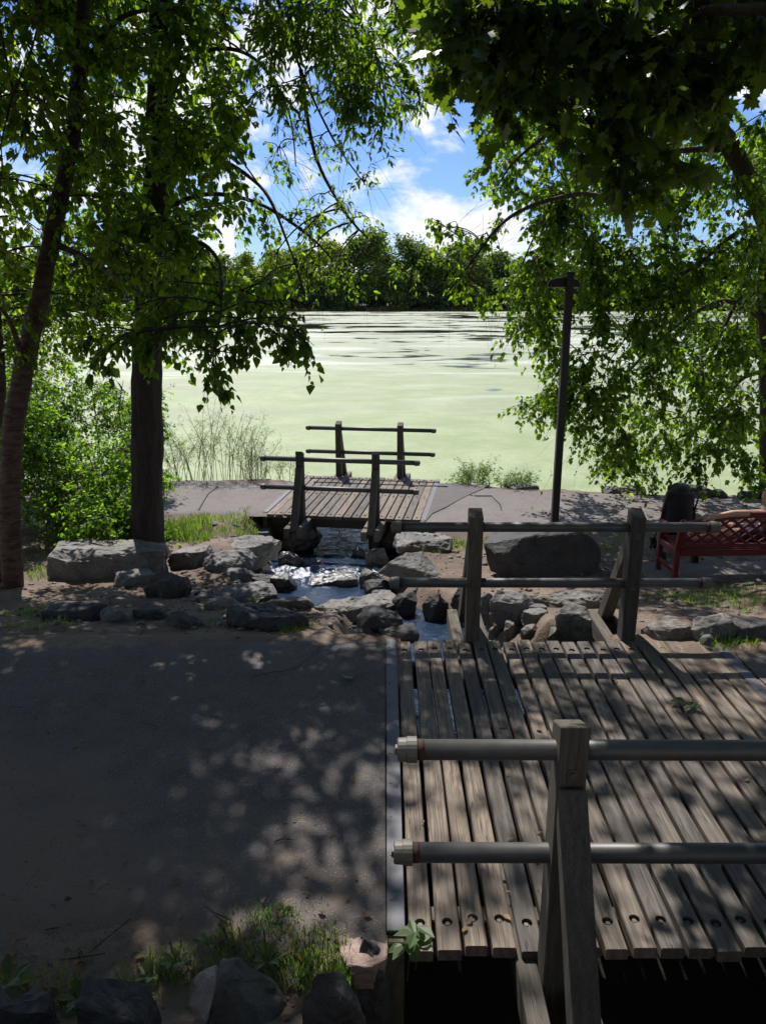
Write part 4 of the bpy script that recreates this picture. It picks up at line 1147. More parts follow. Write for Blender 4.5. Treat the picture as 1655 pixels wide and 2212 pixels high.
class Plant:
    """limbs, twigs and leaves of one tree or shrub; wood and leaves hang together"""
    def __init__(s, root, seed, wood, leafm, kind, size):
        s.root = root; s.g = np.random.default_rng(seed); s.wood = wood; s.leafm = leafm; s.kind = kind; s.size = size
        s.skel = []; s.branches = []; s.tw = []; s.leaves = []
    def limb(s, name, pts, r0, r1, n=10, rough=0.0, power=1.0):
        P = [Vector(p) for p in pts]
        # smooth the polyline
        Q = []
        for i in range(len(P) - 1):
            p0 = P[max(i - 1, 0)]; p1 = P[i]; p2 = P[i + 1]; p3 = P[min(i + 2, len(P) - 1)]
            for k in range(8):
                t = k / 8
                Q.append(0.5 * ((2 * p1) + (p2 - p0) * t + (2 * p0 - 5 * p1 + 4 * p2 - p3) * t * t + (3 * p1 - p0 - 3 * p2 + p3) * t ** 3))
        Q.append(P[-1])
        R_ = [r0 + (r1 - r0) * (i / (len(Q) - 1)) ** power for i in range(len(Q))]
        mb = MB().tube(Q, R_, n)
        me = mb.mesh(name, True)
        if rough:
            for v in me.vertices:
                c = v.co; a = mnoise.fractal(Vector((c.x * 9, c.y * 9, c.z * 1.6)), 0.8, 2.0, 3)
                v.co = c + v.normal * a * rough
        o = obj(name, me, s.wood, s.root)
        s.skel.append(np.array([tuple(q) for q in Q]))
        return o
    def attach(s, c):
        best = None
        for sk in s.skel:
            d = np.linalg.norm(sk - c, axis=1) + 0.25 * np.maximum(0, sk[:, 2] - c[2] - 2.5)
            k = int(np.argmin(d))
            if best is None or d[k] < best[0]: best = (d[k], sk[k])
        return best[1]
    def clump(s, c, r, nsub=6, ntw=8, nleaf=9, twl=0.35, droop=0.5, size=None, start=None, r0=0.016, fill=1.0):
        """a spray of foliage round c: a branch from the nearest limb, side branches, twigs, leaves"""
        g = s.g; c = np.array(c, float); r = np.array([r] * 3 if np.isscalar(r) else r, float)
        a = s.attach(c) if start is None else np.array(start, float)
        L = np.linalg.norm(c - a)
        mid = (a + c) / 2 + np.array([0, 0, 0.18 * L]) + g.normal(0, 0.07 * L + 0.02, 3)
        main = bez(a, mid, c, 9)
        s.branches.append((main, min(r0, 0.006 + 0.006 * L), 0.006))
        P0 = []; D = []; LL = []; nl = []
        for k in range(nsub):
            t = g.uniform(0.55, 1.0); p = main[int(t * 8)]
            q = norm(g.normal(size=3)) * g.uniform(0.35, 1.0) ** 0.6 * r + c
            q[2] -= droop * 0.35 * r[2]
            m = (p + q) / 2 + np.array([0, 0, 0.12 * np.linalg.norm(q - p)]) + g.normal(0, 0.04, 3)
            sub = bez(p, m, q, 6); s.branches.append((sub, 0.0065, 0.0022))
            for j in range(ntw):
                u = g.uniform(0.2, 1.0) * 5; i = min(int(u), 4); b = sub[i] + (sub[i + 1] - sub[i]) * (u - i)
                ax = norm(sub[-1] - sub[0])
                d = norm(ax * 0.5 + norm(g.normal(size=3)) * 0.9 + np.array([0, 0, -0.55 * droop]))
                P0.append(b); D.append(d); LL.append(twl * g.uniform(0.55, 1.3)); nl.append(nleaf if g.random() < fill else 0)
        s.tw.append((np.array(P0), np.array(D), np.array(LL), np.array(nl), droop, size or s.size))
    def twigs(s, P0, D, L, nl, droop, size):
        s.tw.append((np.array(P0, float), np.array(D, float), np.array(L, float), np.array(nl), droop, size))
    def finish(s, single=300, foliage='foliage', twig_n=3):
        g = s.g
        # branches
        if s.branches:
            VV = []; FF = []; k0 = 0; n = 4
            for pts, ra, rb in s.branches:
                m = len(pts); t = norm(np.gradient(pts, axis=0)); ref = np.where(np.abs(t[:, 2:3]) < 0.9, [[0, 0, 1.0]], [[1.0, 0, 0]])
                x = norm(np.cross(t, ref)); y = np.cross(t, x); rr = np.linspace(ra, rb, m)[:, None, None]
                an = np.arange(n) * 2 * np.pi / n
                ring = pts[:, None] + rr * (np.cos(an)[None, :, None] * x[:, None] + np.sin(an)[None, :, None] * y[:, None])
                VV.append(ring.reshape(-1, 3))
                i, j = np.meshgrid(np.arange(m - 1), np.arange(n), indexing='ij'); a = i * n + j; b = i * n + (j + 1) % n
                FF.append(np.stack([a, b, b + n, a + n], -1).reshape(-1, 4) + k0); k0 += m * n
            o = obj('branches', np_mesh('branches', np.concatenate(VV), np.concatenate(FF), True), s.wood, s.root); o['kind'] = 'stuff'
        if not s.tw: return
        P0 = np.concatenate([t[0] for t in s.tw]); D = np.concatenate([t[1] for t in s.tw]); L = np.concatenate([t[2] for t in s.tw])
        NL = np.concatenate([t[3] for t in s.tw]); DR = np.concatenate([np.full(len(t[0]), t[4]) for t in s.tw]); SZ = np.concatenate([np.full(len(t[0]), t[5]) for t in s.tw])
        down = np.array([0, 0, -1.0])
        def along(i, t): return P0[i] + D[i] * (L[i] * t)[:, None] + down * (DR[i] * L[i] * t * t * 0.45)[:, None]
        # twigs as thin three-sided stems
        n = len(P0); idx = np.arange(n); m = 3
        x = norm(np.cross(D, np.where(np.abs(D[:, 2:3]) < 0.9, [[0, 0, 1.0]], [[1.0, 0, 0]]))); y = np.cross(D, x)
        rings = []
        for k in range(twig_n):
            t = k / (twig_n - 1); c = along(idx, np.full(n, t)); rr = 0.0026 * (1 - 0.65 * t) * (SZ / 0.07).clip(0.5, 1.5)
            rings.append(np.stack([c + rr[:, None] * (np.cos(q) * x + np.sin(q) * y) for q in (0, 2.094, 4.189)], 1))
        V = np.stack(rings, 1).reshape(-1, 3)
        F = []
        for k in range(twig_n - 1):
            for j in range(3):
                F.append(np.stack([idx * 3 * twig_n + k * 3 + j, idx * 3 * twig_n + k * 3 + (j + 1) % 3, idx * 3 * twig_n + (k + 1) * 3 + (j + 1) % 3, idx * 3 * twig_n + (k + 1) * 3 + j], 1))
        o = obj('twigs', np_mesh('twigs', V, np.concatenate(F)), s.wood, s.root); o['kind'] = 'stuff'
        # leaves
        i = np.repeat(idx, NL); N = len(i)
        if N == 0: return
        t = g.uniform(0.12, 1.05, N); p = along(i, t)
        side = norm(np.cross(D[i], g.normal(size=(N, 3))))
        d = norm(D[i] * 0.55 + side * 0.95 + down * (0.35 + 0.75 * DR[i])[:, None] + g.normal(0, 0.15, (N, 3)))
        up = norm(np.array([0, 0, 0.65]) + g.normal(0, 0.6, (N, 3)))
        lx, ly, lz = frames(d, up)
        sz = SZ[i] * g.uniform(0.48, 1.32, N)
        p = p + ly * (sz * 0.12)[:, None]
        # the leaves that show largest are leaves of their own
        dist = np.linalg.norm(p - CAMP, axis=1); vis = in_frame(p, 1.0)
        score = np.where(vis, sz / dist, 0); order = np.argsort(-score)
        one = order[:min(single, int(vis.sum()))]; rest = np.setdiff1d(np.arange(N), one)
        me = leaf_mesh(s.kind, s.leafm); inv = s.root.matrix_world.inverted()
        for k in one:
            o = bpy.data.objects.new('leaf', me); COL.objects.link(o); o.parent = s.root
            B = np.stack([lx[k], ly[k], lz[k]], 1) * sz[k]
            o.matrix_local = Matrix(((B[0, 0], B[0, 1], B[0, 2], p[k, 0]), (B[1, 0], B[1, 1], B[1, 2], p[k, 1]), (B[2, 0], B[2, 1], B[2, 2], p[k, 2]), (0, 0, 0, 1)))
        o = obj(foliage, leaves_mesh(foliage, s.kind, p[rest], lx[rest], ly[rest], lz[rest], sz[rest], s.leafm), None, s.root); o['kind'] = 'stuff'
        s.count = N

def A(px, py, D): return np.array(at(px, py, D=D))
def plant_root(name, label, cat, group=None):
    return thing(name, label, cat, (0, 0, 0), 0, group)

TOTAL = 0
# ---- the dark tree left of the middle
def dark_tree():
    global TOTAL
    r = plant_root('elm_tree', 'tree with straight dark ridged trunk left of the middle, leaves over the lake', 'tree')
    T = Plant(r, 11, M['bark'], M['leaf'], 'birch', 0.075)
    base = at(325, 1172, D=9.55); gz = H(base.x, base.y)
    tr = [(base.x, base.y, gz - 0.1), (base.x - 0.02, base.y, gz + 0.25), A(318, 950, 9.55), A(318, 780, 9.55), A(330, 560, 9.6), A(342, 400, 9.6), A(346, 180, 9.6), A(350, 0, 9.6), A(352, -220, 9.7), A(350, -480, 9.8)]
    o = T.limb('trunk', tr, 0.225, 0.10, 22, 0.03, 0.8)
    # root flare
    for v in o.data.vertices:
        k = max(0, 1 - (v.co.z - gz) / 0.32)
        v.co.x += (v.co.x - base.x) * 0.35 * k * k; v.co.y += (v.co.y - base.y) * 0.35 * k * k
    limbs = [
        [A(342, 380, 9.6), A(430, 330, 9.2), A(560, 400, 8.6), A(620, 520, 8.2), A(660, 640, 7.9)],
        [A(342, 460, 9.6), A(440, 420, 9.3), A(560, 440, 9.0), A(680, 520, 8.8), A(745, 600, 8.7)],
        [A(345, 250, 9.6), A(430, 120, 9.3), A(540, 120, 9.1), A(620, 230, 9.0), A(640, 360, 8.9)],
        [A(347, 100, 9.6), A(470, -120, 9.5), A(640, -150, 9.4), A(800, -60, 9.4), A(900, 100, 9.5)],
        [A(335, 520, 9.6), A(420, 520, 8.6), A(470, 560, 7.6), A(480, 640, 6.8), A(470, 720, 6.3)],
        [A(350, -60, 9.6), A(250, -200, 9.0), A(120, -260, 8.4)],
        [A(350, -200, 9.7), A(420, -420, 8.6), A(430, -700, 7.2)],
        [A(350, -300, 9.7), A(560, -520, 9.6), A(780, -560, 9.4)],
        [A(338, 600, 9.6), A(280, 520, 9.0), A(220, 540, 8.5)],
    ]
    for k, l in enumerate(limbs): T.limb('limb', l, 0.032 if k < 5 else 0.06, 0.006 if k < 5 else 0.012, 8, 0.004)
    g = T.g
    rights = [(-60, 560), (0, 545), (100, 530), (200, 525), (300, 530), (400, 560), (480, 570), (560, 550), (640, 500), (700, 440)]
    ry = [q[0] for q in rights]; rx = [q[1] for q in rights]
    for py in range(-40, 700, 82):
        xr = np.interp(py, ry, rx)
        x = 150 + g.uniform(0, 40)
        while x < xr - 20:
            for layer in range(2):
                if layer == 0 and (g.random() < 0.5 or x < 265): continue
                if layer == 1 and g.random() < 0.24: continue
                D = (8.3, 10.2)[layer] + g.uniform(-0.6, 0.7)
                T.clump(A(x + g.uniform(-45, 45), py + g.uniform(-40, 40), D), (0.44, 0.5, 0.38), 5, 7, 8, 0.30, 0.55, 0.09)
            x += 98
    # lit sprays over the gap, thinner
    for px, py, D in ((600, 330, 9.2), (650, 450, 9.0), (570, 470, 9.0), (690, 560, 8.8), (735, 590, 8.7), (620, 590, 8.6), (560, 640, 8.4), (700, 480, 9.3)):
        T.clump(A(px, py, D), 0.22, 4, 4, 5, 0.22, 0.7, 0.06)
    # sprigs hanging low near us, dark against the lake
    for px, py, D in ((470, 640, 6.6), (520, 690, 6.5), (420, 700, 6.6), (465, 770, 6.3), (590, 660, 6.6), (640, 690, 6.4), (250, 730, 6.4), (300, 660, 6.6), (560, 610, 6.8), (400, 610, 6.9), (350, 690, 6.6)):
        T.clump(A(px, py, D), (0.20, 0.22, 0.22), 4, 5, 5, 0.20, 1.0, 0.082, r0=0.009)
    for px, py, D in ((462, 800, 6.25), (655, 715, 6.3), (205, 770, 6.3)):
        T.clump(A(px, py, D), (0.10, 0.10, 0.15), 4, 3, 4, 0.14, 1.2, 0.085, r0=0.008)
    # bare twigs against the sky
    for k in range(46):
        p = A(g.uniform(560, 700), g.uniform(330, 620), 8.8 + g.uniform(-.4, .4))
        T.twigs([p], [norm(np.array([g.uniform(-.2, 1), g.uniform(-.5, .5), g.uniform(-1, .2)]))], [g.uniform(0.25, 0.6)], [0 if g.random() < .7 else 2], 0.9, 0.06)
    for k in range(15):
        T.clump(np.array([g.uniform(-4.8, -2.7), g.uniform(6.4, 9.6), g.uniform(5.8, 8.4)]), (0.7, 0.75, 0.5), 6, 7, 8, 0.42, 0.5, 0.10, r0=0.03)
    for k in range(22):
        c = np.array([g.uniform(-2.7, -1.0), g.uniform(6.6, 9.4), g.uniform(5.6, 7.6)])
        if not in_frame(c[None], 1.03)[0]: T.clump(c, (0.5, 0.55, 0.4), 4, 4, 6, 0.34, 0.5, 0.085, r0=0.012)
    # crown above the picture: it shades the bank and the path
    for k in range(105):
        c = np.array([g.uniform(-6.5, -0.6), g.uniform(5.6, 10.2), g.uniform(5.8, 9.4)])
        if c[0] > -2.9 and g.random() < 0.90: continue
        T.clump(c, (0.75, 0.8, 0.5), 6, 7, 8, 0.45, 0.5, 0.105, r0=0.03)
    T.finish(300); TOTAL += T.count
dark_tree()

# ---- river birch at the left edge
def birch():
    global TOTAL
    r = plant_root('birch_tree', 'leaning birch with peeling pinkish bark at the left picture edge', 'tree')
    T = Plant(r, 23, M['birch'], M['birch_leaf'], 'birch', 0.07)
    D = 8.3
    b = at(22, 1225, D=D); gz = H(b.x, b.y)
    T.limb('trunk', [(b.x, b.y, gz - 0.1), A(22, 1100, D), A(30, 930, D), A(55, 790, D), (A(88, 640, D)), A(112, 520, D), A(150, 330, D), A(172, 160, D), A(182, 0, D), A(190, -250, D + .1), A(200, -520, D + .2)], 0.122, 0.05, 16, 0.012)
    T.limb('trunk', [(b.x - 0.24, b.y + 0.3, gz - 0.1), A(-20, 1000, D + .3), A(0, 850, D + .3), A(-10, 640, D + .4), A(-40, 300, D + .4), A(-60, 0, D + .4)], 0.085, 0.035, 14, 0.015)
    limbs = [[A(112, 520, D), A(190, 560, 8.0), A(260, 600, 7.7), A(310, 640, 7.4)],
             [A(150, 330, D), A(90, 220, 7.8), A(30, 200, 7.4)], [A(172, 160, D), A(260, 40, 8.0), A(380, 20, 7.8)],
             [A(55, 790, D), A(20, 690, 7.9), A(-20, 650, 7.6)], [A(185, -60, D), A(320, -300, 7.4), A(420, -600, 6.4)], [A(188, -150, D), A(60, -380, 7.3), A(-60, -700, 6.3)]]
    for l in limbs: T.limb('limb', l, 0.035, 0.01, 8, 0.004)
    g = T.g
    for py in range(-30, 640, 84):
        x = -30
        while x < 330 - max(0, py - 420) * 0.3:
            if not (py > 480 and 60 < x < 200 and g.random() < 0.5):
                for layer in range(2):
                    if layer == 1 and g.random() < 0.28: continue
                    tx = np.interp(py, [0, 160, 330, 520, 640, 790], [182, 172, 150, 112, 88, 55])
                    if layer == 0 and g.random() < (1.0 if abs(x - tx) < 95 else 0.3): continue
                    T.clump(A(x + g.uniform(-40, 40), py + g.uniform(-40, 40), (7.4, 9.4)[layer] + g.uniform(-0.5, 0.6)), (0.42, 0.45, 0.38), 5, 6, 8, 0.28, 0.6, 0.082)
            x += 96
    # ivy-like young shoots along the stem
    for k in range(9):
        t = k / 8; py = 760 - 700 * t; px = np.interp(py, [0, 160, 330, 520, 640, 790], [182, 172, 150, 112, 88, 55])
        T.clump(A(px + g.uniform(-22, 22), py, D - 0.15 + g.uniform(-.1, .1)), 0.13, 3, 5, 6, 0.14, 0.8, 0.06, r0=0.005)
    for px, py, D2 in ((40, 640, 8.8), (20, 740, 8.9), (60, 700, 9.2), (150, 660, 9.6), (200, 640, 9.4), (120, 720, 10.0), (180, 730, 10.4), (240, 690, 10)):
        T.clump(A(px, py, D2), 0.36, 5, 7, 7, 0.25, 0.6, 0.065)
    for k in range(60):
        c = np.array([g.uniform(-7.5, -2.5), g.uniform(4.0, 9.6), g.uniform(5.4, 8.6)])
        T.clump(c, (0.7, 0.7, 0.5), 6, 7, 8, 0.4, 0.6, 0.095, r0=0.03)
    for c in ((-1.72, 5.8, 5.0), (-1.95, 6.7, 6.4)):  # unseen sprays added to shade the dark boulder at the bottom
        T.clump(c, (0.32, 0.34, 0.3), 5, 7, 8, 0.28, 0.5, 0.085, r0=0.012)
    for k in range(8):  # more out-of-view sprays, added for shade on the same boulder
        c = np.array([g.uniform(-2.8, -1.7), g.uniform(4.4, 6.6), g.uniform(4.9, 6.0)])
        if not in_frame(c[None], 1.04)[0]: T.clump(c, (0.5, 0.5, 0.4), 5, 7, 8, 0.35, 0.5, 0.09, r0=0.02)
    T.finish(300); TOTAL += T.count
birch()

# ---- ash branches reaching over the middle from a tree standing left, out of the picture above
def ash():
    global TOTAL
    r = plant_root('ash_tree', 'bright leafy ash boughs arching over the top centre against the sky', 'tree')
    T = Plant(r, 37, M['bark2'], M['ash'], 'narrow', 0.072)
    b = (-7.0, 9.6); gz = H(*b)
    T.limb('trunk', [(b[0], b[1], gz - .1), (b[0] + .05, b[1], 2.0), (b[0] + .3, b[1] - .1, 5.0), (b[0] + .9, b[1] - .2, 7.2), (b[0] + 1.6, b[1] - .3, 9.0)], 0.21, 0.10, 14, 0.02)
    top = (b[0] + .9, b[1] - .2, 7.2)
    T.limb('limb', [top, (-5.0, 9.5, 7.9), (-3.6, 9.4, 7.8), (-2.2, 9.4, 7.2)], .08, .05, 8, .004)
    limbs = [[(-2.2, 9.4, 7.2), A(560, -160, 8.9), A(700, -60, 8.5), A(800, 90, 8.1), A(830, 200, 7.9)],
             [(-2.2, 9.4, 7.2), A(700, -260, 8.7), A(860, -190, 8.3), A(960, -40, 7.9), A(985, 110, 7.7)],
             [A(560, -160, 8.9), A(600, 0, 8.7), A(650, 150, 8.5), A(720, 300, 8.4), A(790, 400, 8.3)],
             [A(650, 150, 8.5), A(680, 330, 8.6), A(740, 450, 8.7), A(800, 520, 8.8), A(880, 590, 8.9)]]
    for l in limbs: T.limb('limb', l, 0.022, 0.005, 8, 0.002)
    g = T.g
    top_pts = []
    for py in range(-50, 260, 62):
        xl, xr = np.interp(py, [-50, 0, 100, 180, 250], [560, 575, 640, 740, 800]), np.interp(py, [-50, 0, 100, 180, 250], [1010, 1000, 985, 960, 900])
        x = xl
        while x < xr:
            if g.random() < 0.80: top_pts.append((x + g.uniform(-26, 26), py + g.uniform(-26, 26), 8.2 + g.uniform(-.8, .8)))
            x += 66
    for k in range(12):
        py = g.uniform(-20, 240); top_pts.append((g.uniform(545, 830 - max(0, py - 180) * .55), py, 8.2 + g.uniform(-.7, .7)))
    for px, py, D in top_pts: T.clump(A(px, py, D), 0.25, 5, 6, 8, 0.22, 0.7, 0.076)
    for px, py, D in ((690, 300, 10.5), (740, 330, 10.4), (790, 390, 10.4), (820, 290, 10), (770, 270, 10.2), (700, 420, 10.6), (745, 440, 10.8), (780, 470, 10.8), (640, 260, 10.6), (610, 180, 10.7), (590, 90, 10.8),
                      (860, 560, 11), (890, 590, 11), (720, 570, 10.6), (700, 600, 10.4), (745, 610, 10.3), (660, 610, 10.2), (640, 520, 10.4), (590, 560, 10.4)):
        T.clump(A(px, py, D - 2.1), (0.22, 0.26, 0.15), 3, 4, 5, 0.16, 0.6, 0.062)
    for k in range(52):
        p = A(g.uniform(570, 820), g.uniform(150, 560), 8.4 + g.uniform(-.4, .4))
        T.twigs([p], [norm(np.array([g.uniform(-.3, 1), g.uniform(-.5, .5), g.uniform(-1, .3)]))], [g.uniform(0.25, 0.7)], [0], 0.7, 0.06)
    for k in range(9):
        c = np.array([g.uniform(-8.6, -5.6), g.uniform(10, 13.5), g.uniform(6.6, 10)])
        T.clump(c, (0.7, 0.7, 0.5), 6, 6, 8, 0.4, 0.5, 0.095, r0=0.03)
    T.finish(300); TOTAL += T.count
ash()

# ---- drooping tree at the right edge
def right_tree():
    global TOTAL
    r = plant_root('drooping_elm_tree', 'tree at the right edge with leaning dark limb and fine branches drooping lakewards', 'tree')
    T = Plant(r, 51, M['bark2'], M['leaf'], 'birch', 0.072)
    D = 13.0; b = at(1672, 1075, D=D); gz = H(b.x, b.y)
    T.limb('trunk', [(b.x - .05, b.y, gz - .15), A(1664, 980, D), A(1662, 760, D), A(1660, 600, D), A(1660, 500, 12.8), A(1630, 420, 12.5), A(1580, 320, 12.2), A(1545, 255, 12), A(1500, 120, 11.6), A(1460, -40, 11.2), A(1440, -260, 10.8)], 0.19, 0.09, 16, 0.02)
    limbs = [[A(1660, 520, 12.8), A(1600, 500, 12.4), A(1520, 560, 12.2), A(1420, 640, 12), A(1330, 760, 11.9)],
             [A(1662, 700, 13), A(1560, 650, 12.8), A(1440, 720, 12.8), A(1330, 830, 12.8), A(1250, 900, 12.8)],
             [A(1580, 320, 12.2), A(1440, 330, 12), A(1300, 380, 12), A(1180, 470, 12), A(1120, 590, 12)],
             [A(1500, 120, 11.6), A(1380, 160, 11.4), A(1240, 250, 11.3), A(1120, 340, 11.3), A(1075, 400, 11.2)],
             [A(1660, 600, 13), A(1600, 640, 13.4), A(1540, 760, 13.6), A(1480, 900, 13.8)],
             [A(1662, 800, 13), A(1600, 820, 13), A(1540, 900, 13), A(1440, 960, 13)],
             [A(1470, -20, 11.3), A(1300, -140, 11), A(1140, -100, 10.6), A(1040, 30, 10.4)],
             [A(1545, 255, 12), A(1460, 300, 11.2), A(1360, 420, 10.6), A(1240, 420, 10.2), A(1100, 470, 9.9), A(1000, 590, 9.7), A(960, 640, 9.7)],
             [A(1445, -200, 10.8), A(1300, -460, 10), A(1150, -560, 9.6)], [A(1450, -150, 10.9), A(1600, -480, 9.6), A(1700, -900, 8)]]
    for l in limbs: T.limb('limb', l, 0.05, 0.009, 8, 0.004)
    g = T.g
    # left outline of the crown by height in the picture
    ly = [-40, 250, 300, 400, 480, 560, 640, 720, 800, 870, 930, 990, 1040]; lx = [1040, 1075, 1075, 1120, 1165, 1130, 1140, 1170, 1215, 1180, 1250, 1330, 1420]
    for py in range(250, 1010, 74):
        xl = np.interp(py, ly, lx)
        x = xl + 35
        while x < 1690:
            for layer in range(2):
                D = (11.9, 13.6)[layer] + g.uniform(-0.4, 0.7)
                if py < 480 and g.random() < 0.22: continue
                if layer == 1 and py > 450 and g.random() < 0.25: continue
                if layer == 1 and py > 960 and g.random() < 0.4: continue
                if 760 < py < 1000 and g.random() < 0.10: continue
                T.clump(A(x + g.uniform(-36, 36), py + g.uniform(-32, 32), D), (0.52, 0.5, 0.44), 6, 8, 9, 0.34, 0.8, 0.088)
            x += 92
    for py in range(-40, 250, 74):
        xl = np.interp(py, ly, lx); x = xl + 20
        while x < 1690:
            if g.random() < 0.35: x += 88; continue
            T.clump(A(x + g.uniform(-36, 36), py + g.uniform(-32, 32), 11.4 + g.uniform(-.8, .8)), (0.5, 0.5, 0.4), 6, 8, 10, 0.32, 0.7, 0.085)
            x += 88
    for px, py, D in ((1120, 600, 12), (1090, 620, 12), (1150, 640, 12), (1125, 680, 12), (1130, 880, 12.8), (1160, 865, 12.8), (1205, 850, 12.8), (1190, 780, 12.6), (1300, 985, 13), (1340, 1010, 13.2), (1400, 1030, 13.4)):
        T.clump(A(px, py, D), (0.30, 0.3, 0.2), 4, 6, 7, 0.26, 0.8, 0.072)
    # the separate sprig reaching into the gap
    for px, py, D in ((1085, 480, 9.9), (1050, 500, 9.8), (1010, 505, 9.8), (975, 490, 9.8), (940, 480, 9.8), (1000, 590, 9.7), (1015, 620, 9.7), (1040, 640, 9.7), (985, 560, 9.7)):
        T.clump(A(px, py, D), (0.14, 0.16, 0.10), 3, 4, 4, 0.16, 1.0, 0.078, r0=0.006)
    for k in range(70):
        p = A(g.uniform(960, 1180), g.uniform(430, 660), 9.9 + g.uniform(-.3, .5))
        T.twigs([p], [norm(np.array([g.uniform(-1, .2), g.uniform(-.5, .5), g.uniform(-1, .1)]))], [g.uniform(0.2, 0.7)], [0], 0.9, 0.06)
    for k in range(260):
        p = A(g.uniform(1240, 1660), g.uniform(420, 1000), 12.2 + g.uniform(-.5, 1.2))
        T.twigs([p], [norm(np.array([g.uniform(-1, .1), g.uniform(-.4, .4), g.uniform(-.8, .1)]))], [g.uniform(0.4, 1.1)], [0 if g.random() < .5 else 4], 0.9, 0.07)
    for k in range(64):
        c = np.array([g.uniform(2.4, 8.5), g.uniform(6.0, 9.2), g.uniform(5.8, 9.2)])
        if in_frame(c[None], 1.0)[0]: continue
        T.clump(c, (0.75, 0.8, 0.5), 6, 7, 8, 0.45, 0.5, 0.105, r0=0.03)
    for k in range(66):
        c = np.array([g.uniform(0.9, 3.0), g.uniform(6.0, 9.4), g.uniform(6.2, 8.8)])
        if in_frame(c[None], 1.0)[0]: continue
        T.clump(c, (0.7, 0.7, 0.5), 6, 7, 8, 0.42, 0.5, 0.10, r0=0.03)
    T.finish(300); TOTAL += T.count
right_tree()

# ---- maple leaning in from the right, close to us
def maple():
    global TOTAL
    r = plant_root('maple_tree', 'dark broad-lobed maple leaves hanging close in the upper right corner', 'tree')
    T = Plant(r, 67, M['bark2'], M['maple'], 'maple', 0.135)
    b = (4.6, 2.2); gz = max(H(*b), 0.0)
    T.limb('trunk', [(b[0], b[1], gz - .2), (4.55, 2.3, 1.6), (4.4, 2.5, 3.4), (4.1, 2.9, 5.2), (3.8, 3.3, 7.0)], 0.17, 0.08, 14, 0.015)
    limbs = [[(4.4, 2.5, 3.4), A(1680, 20, 4.2), A(1500, 40, 4.6), A(1300, 110, 4.9), A(1150, 170, 5.0), A(1040, 190, 5.1)],
             [(4.3, 2.7, 4.2), A(1600, -160, 4.6), A(1350, -120, 5.0), A(1150, -30, 5.2), A(1040, 60, 5.3)],
             [A(1500, 40, 4.6), A(1420, 160, 4.8), A(1380, 300, 4.9), A(1370, 430, 5.0)],
             [(4.1, 2.9, 5.2), (2.8, 4.4, 6.2), (1.4, 5.4, 6.6)], [(4.1, 2.9, 5.2), (4.6, 4.6, 6.0), (5.0, 6.0, 6.2)], [(4.0, 3.0, 5.6), (2.6, 2.8, 6.4), (1.2, 2.6, 6.6)]]
    for l in limbs: T.limb('limb', l, 0.032, 0.008, 8, 0.003)
    g = T.g
    ky = [1000, 1060, 1130, 1200, 1260, 1330, 1400, 1470, 1560, 1660]; kv = [185, 225, 195, 205, 255, 370, 440, 260, 195, 215]
    x = 990
    while x < 1690:
        lim = np.interp(x, ky, kv); py = -50
        while py < lim - 10:
            for layer in range(2):
                if g.random() < (0.10, 0.55)[layer]: continue
                T.clump(A(x + g.uniform(-30, 30), py + g.uniform(-30, 30), (4.7, 5.7)[layer] + g.uniform(-.4, .4)), (0.21, 0.26, 0.19), 4, 4, 5, 0.17, 0.7, 0.10, r0=0.008)
            py += 72
        x += 74
    for k in range(42):
        c = np.array([g.uniform(0.9, 6.2), g.uniform(2.2, 7.0), g.uniform(5.4, 7.6)])
        if in_frame(c[None], 1.0)[0]: continue
        T.clump(c, (0.7, 0.7, 0.4), 5, 5, 5, 0.4, 0.5, 0.15, r0=0.025)
    T.finish(300); TOTAL += T.count
maple()

# ---- unseen trees added around the viewer to cut sky light in the shade
def added_shade_trees():
    global TOTAL
    g0 = np.random.default_rng(401)
    for n, (x, y, h, lab) in enumerate(((-5.2, 1.6, 9.5, 'unseen tall tree added left of the viewer for shade'), (6.6, 0.2, 10, 'unseen tall tree added right of the viewer for shade, beside the maple'), (-2.2, -4.5, 11, 'unseen tree added for shade behind the viewer on the left'), (3.0, -5.5, 11, 'unseen tree added for shade behind the viewer on the right'), (9.5, 5.5, 10, 'unseen tree added for shade off to the right by the near path'), (-9.0, 5.0, 10, 'unseen tree added for shade off to the left by the near path'))):
        r = plant_root('shade_tree', lab, 'tree', 'added shade trees around the viewer')
        T = Plant(r, 410 + n, M['bark2'], M['leaf'], 'ovate', 0.2); z = max(H(x, y), 0)
        T.limb('trunk', [(x, y, z - .2), (x + .1, y, z + 3), (x, y + .2, z + 6), (x + .1, y, z + h)], .24, .06, 12, .02)
        for k in range(100):
            a = T.g.uniform(0, 6.283); q = T.g.uniform(0.2, 1) ** .5 * 3.4; c = np.array([x + q * math.cos(a), y + q * math.sin(a), z + T.g.uniform(3.0 if y < 0 or abs(x) > 6 else 4.6, h + 1)])
            if c[1] > 0.5 and in_frame(c[None], 1.25)[0]: continue
            T.clump(c, (1.0, 1.0, 0.7), 6, 6, 7, 0.6, 0.4, 0.22, r0=.03)
        T.finish(0); TOTAL += T.count
added_shade_trees()

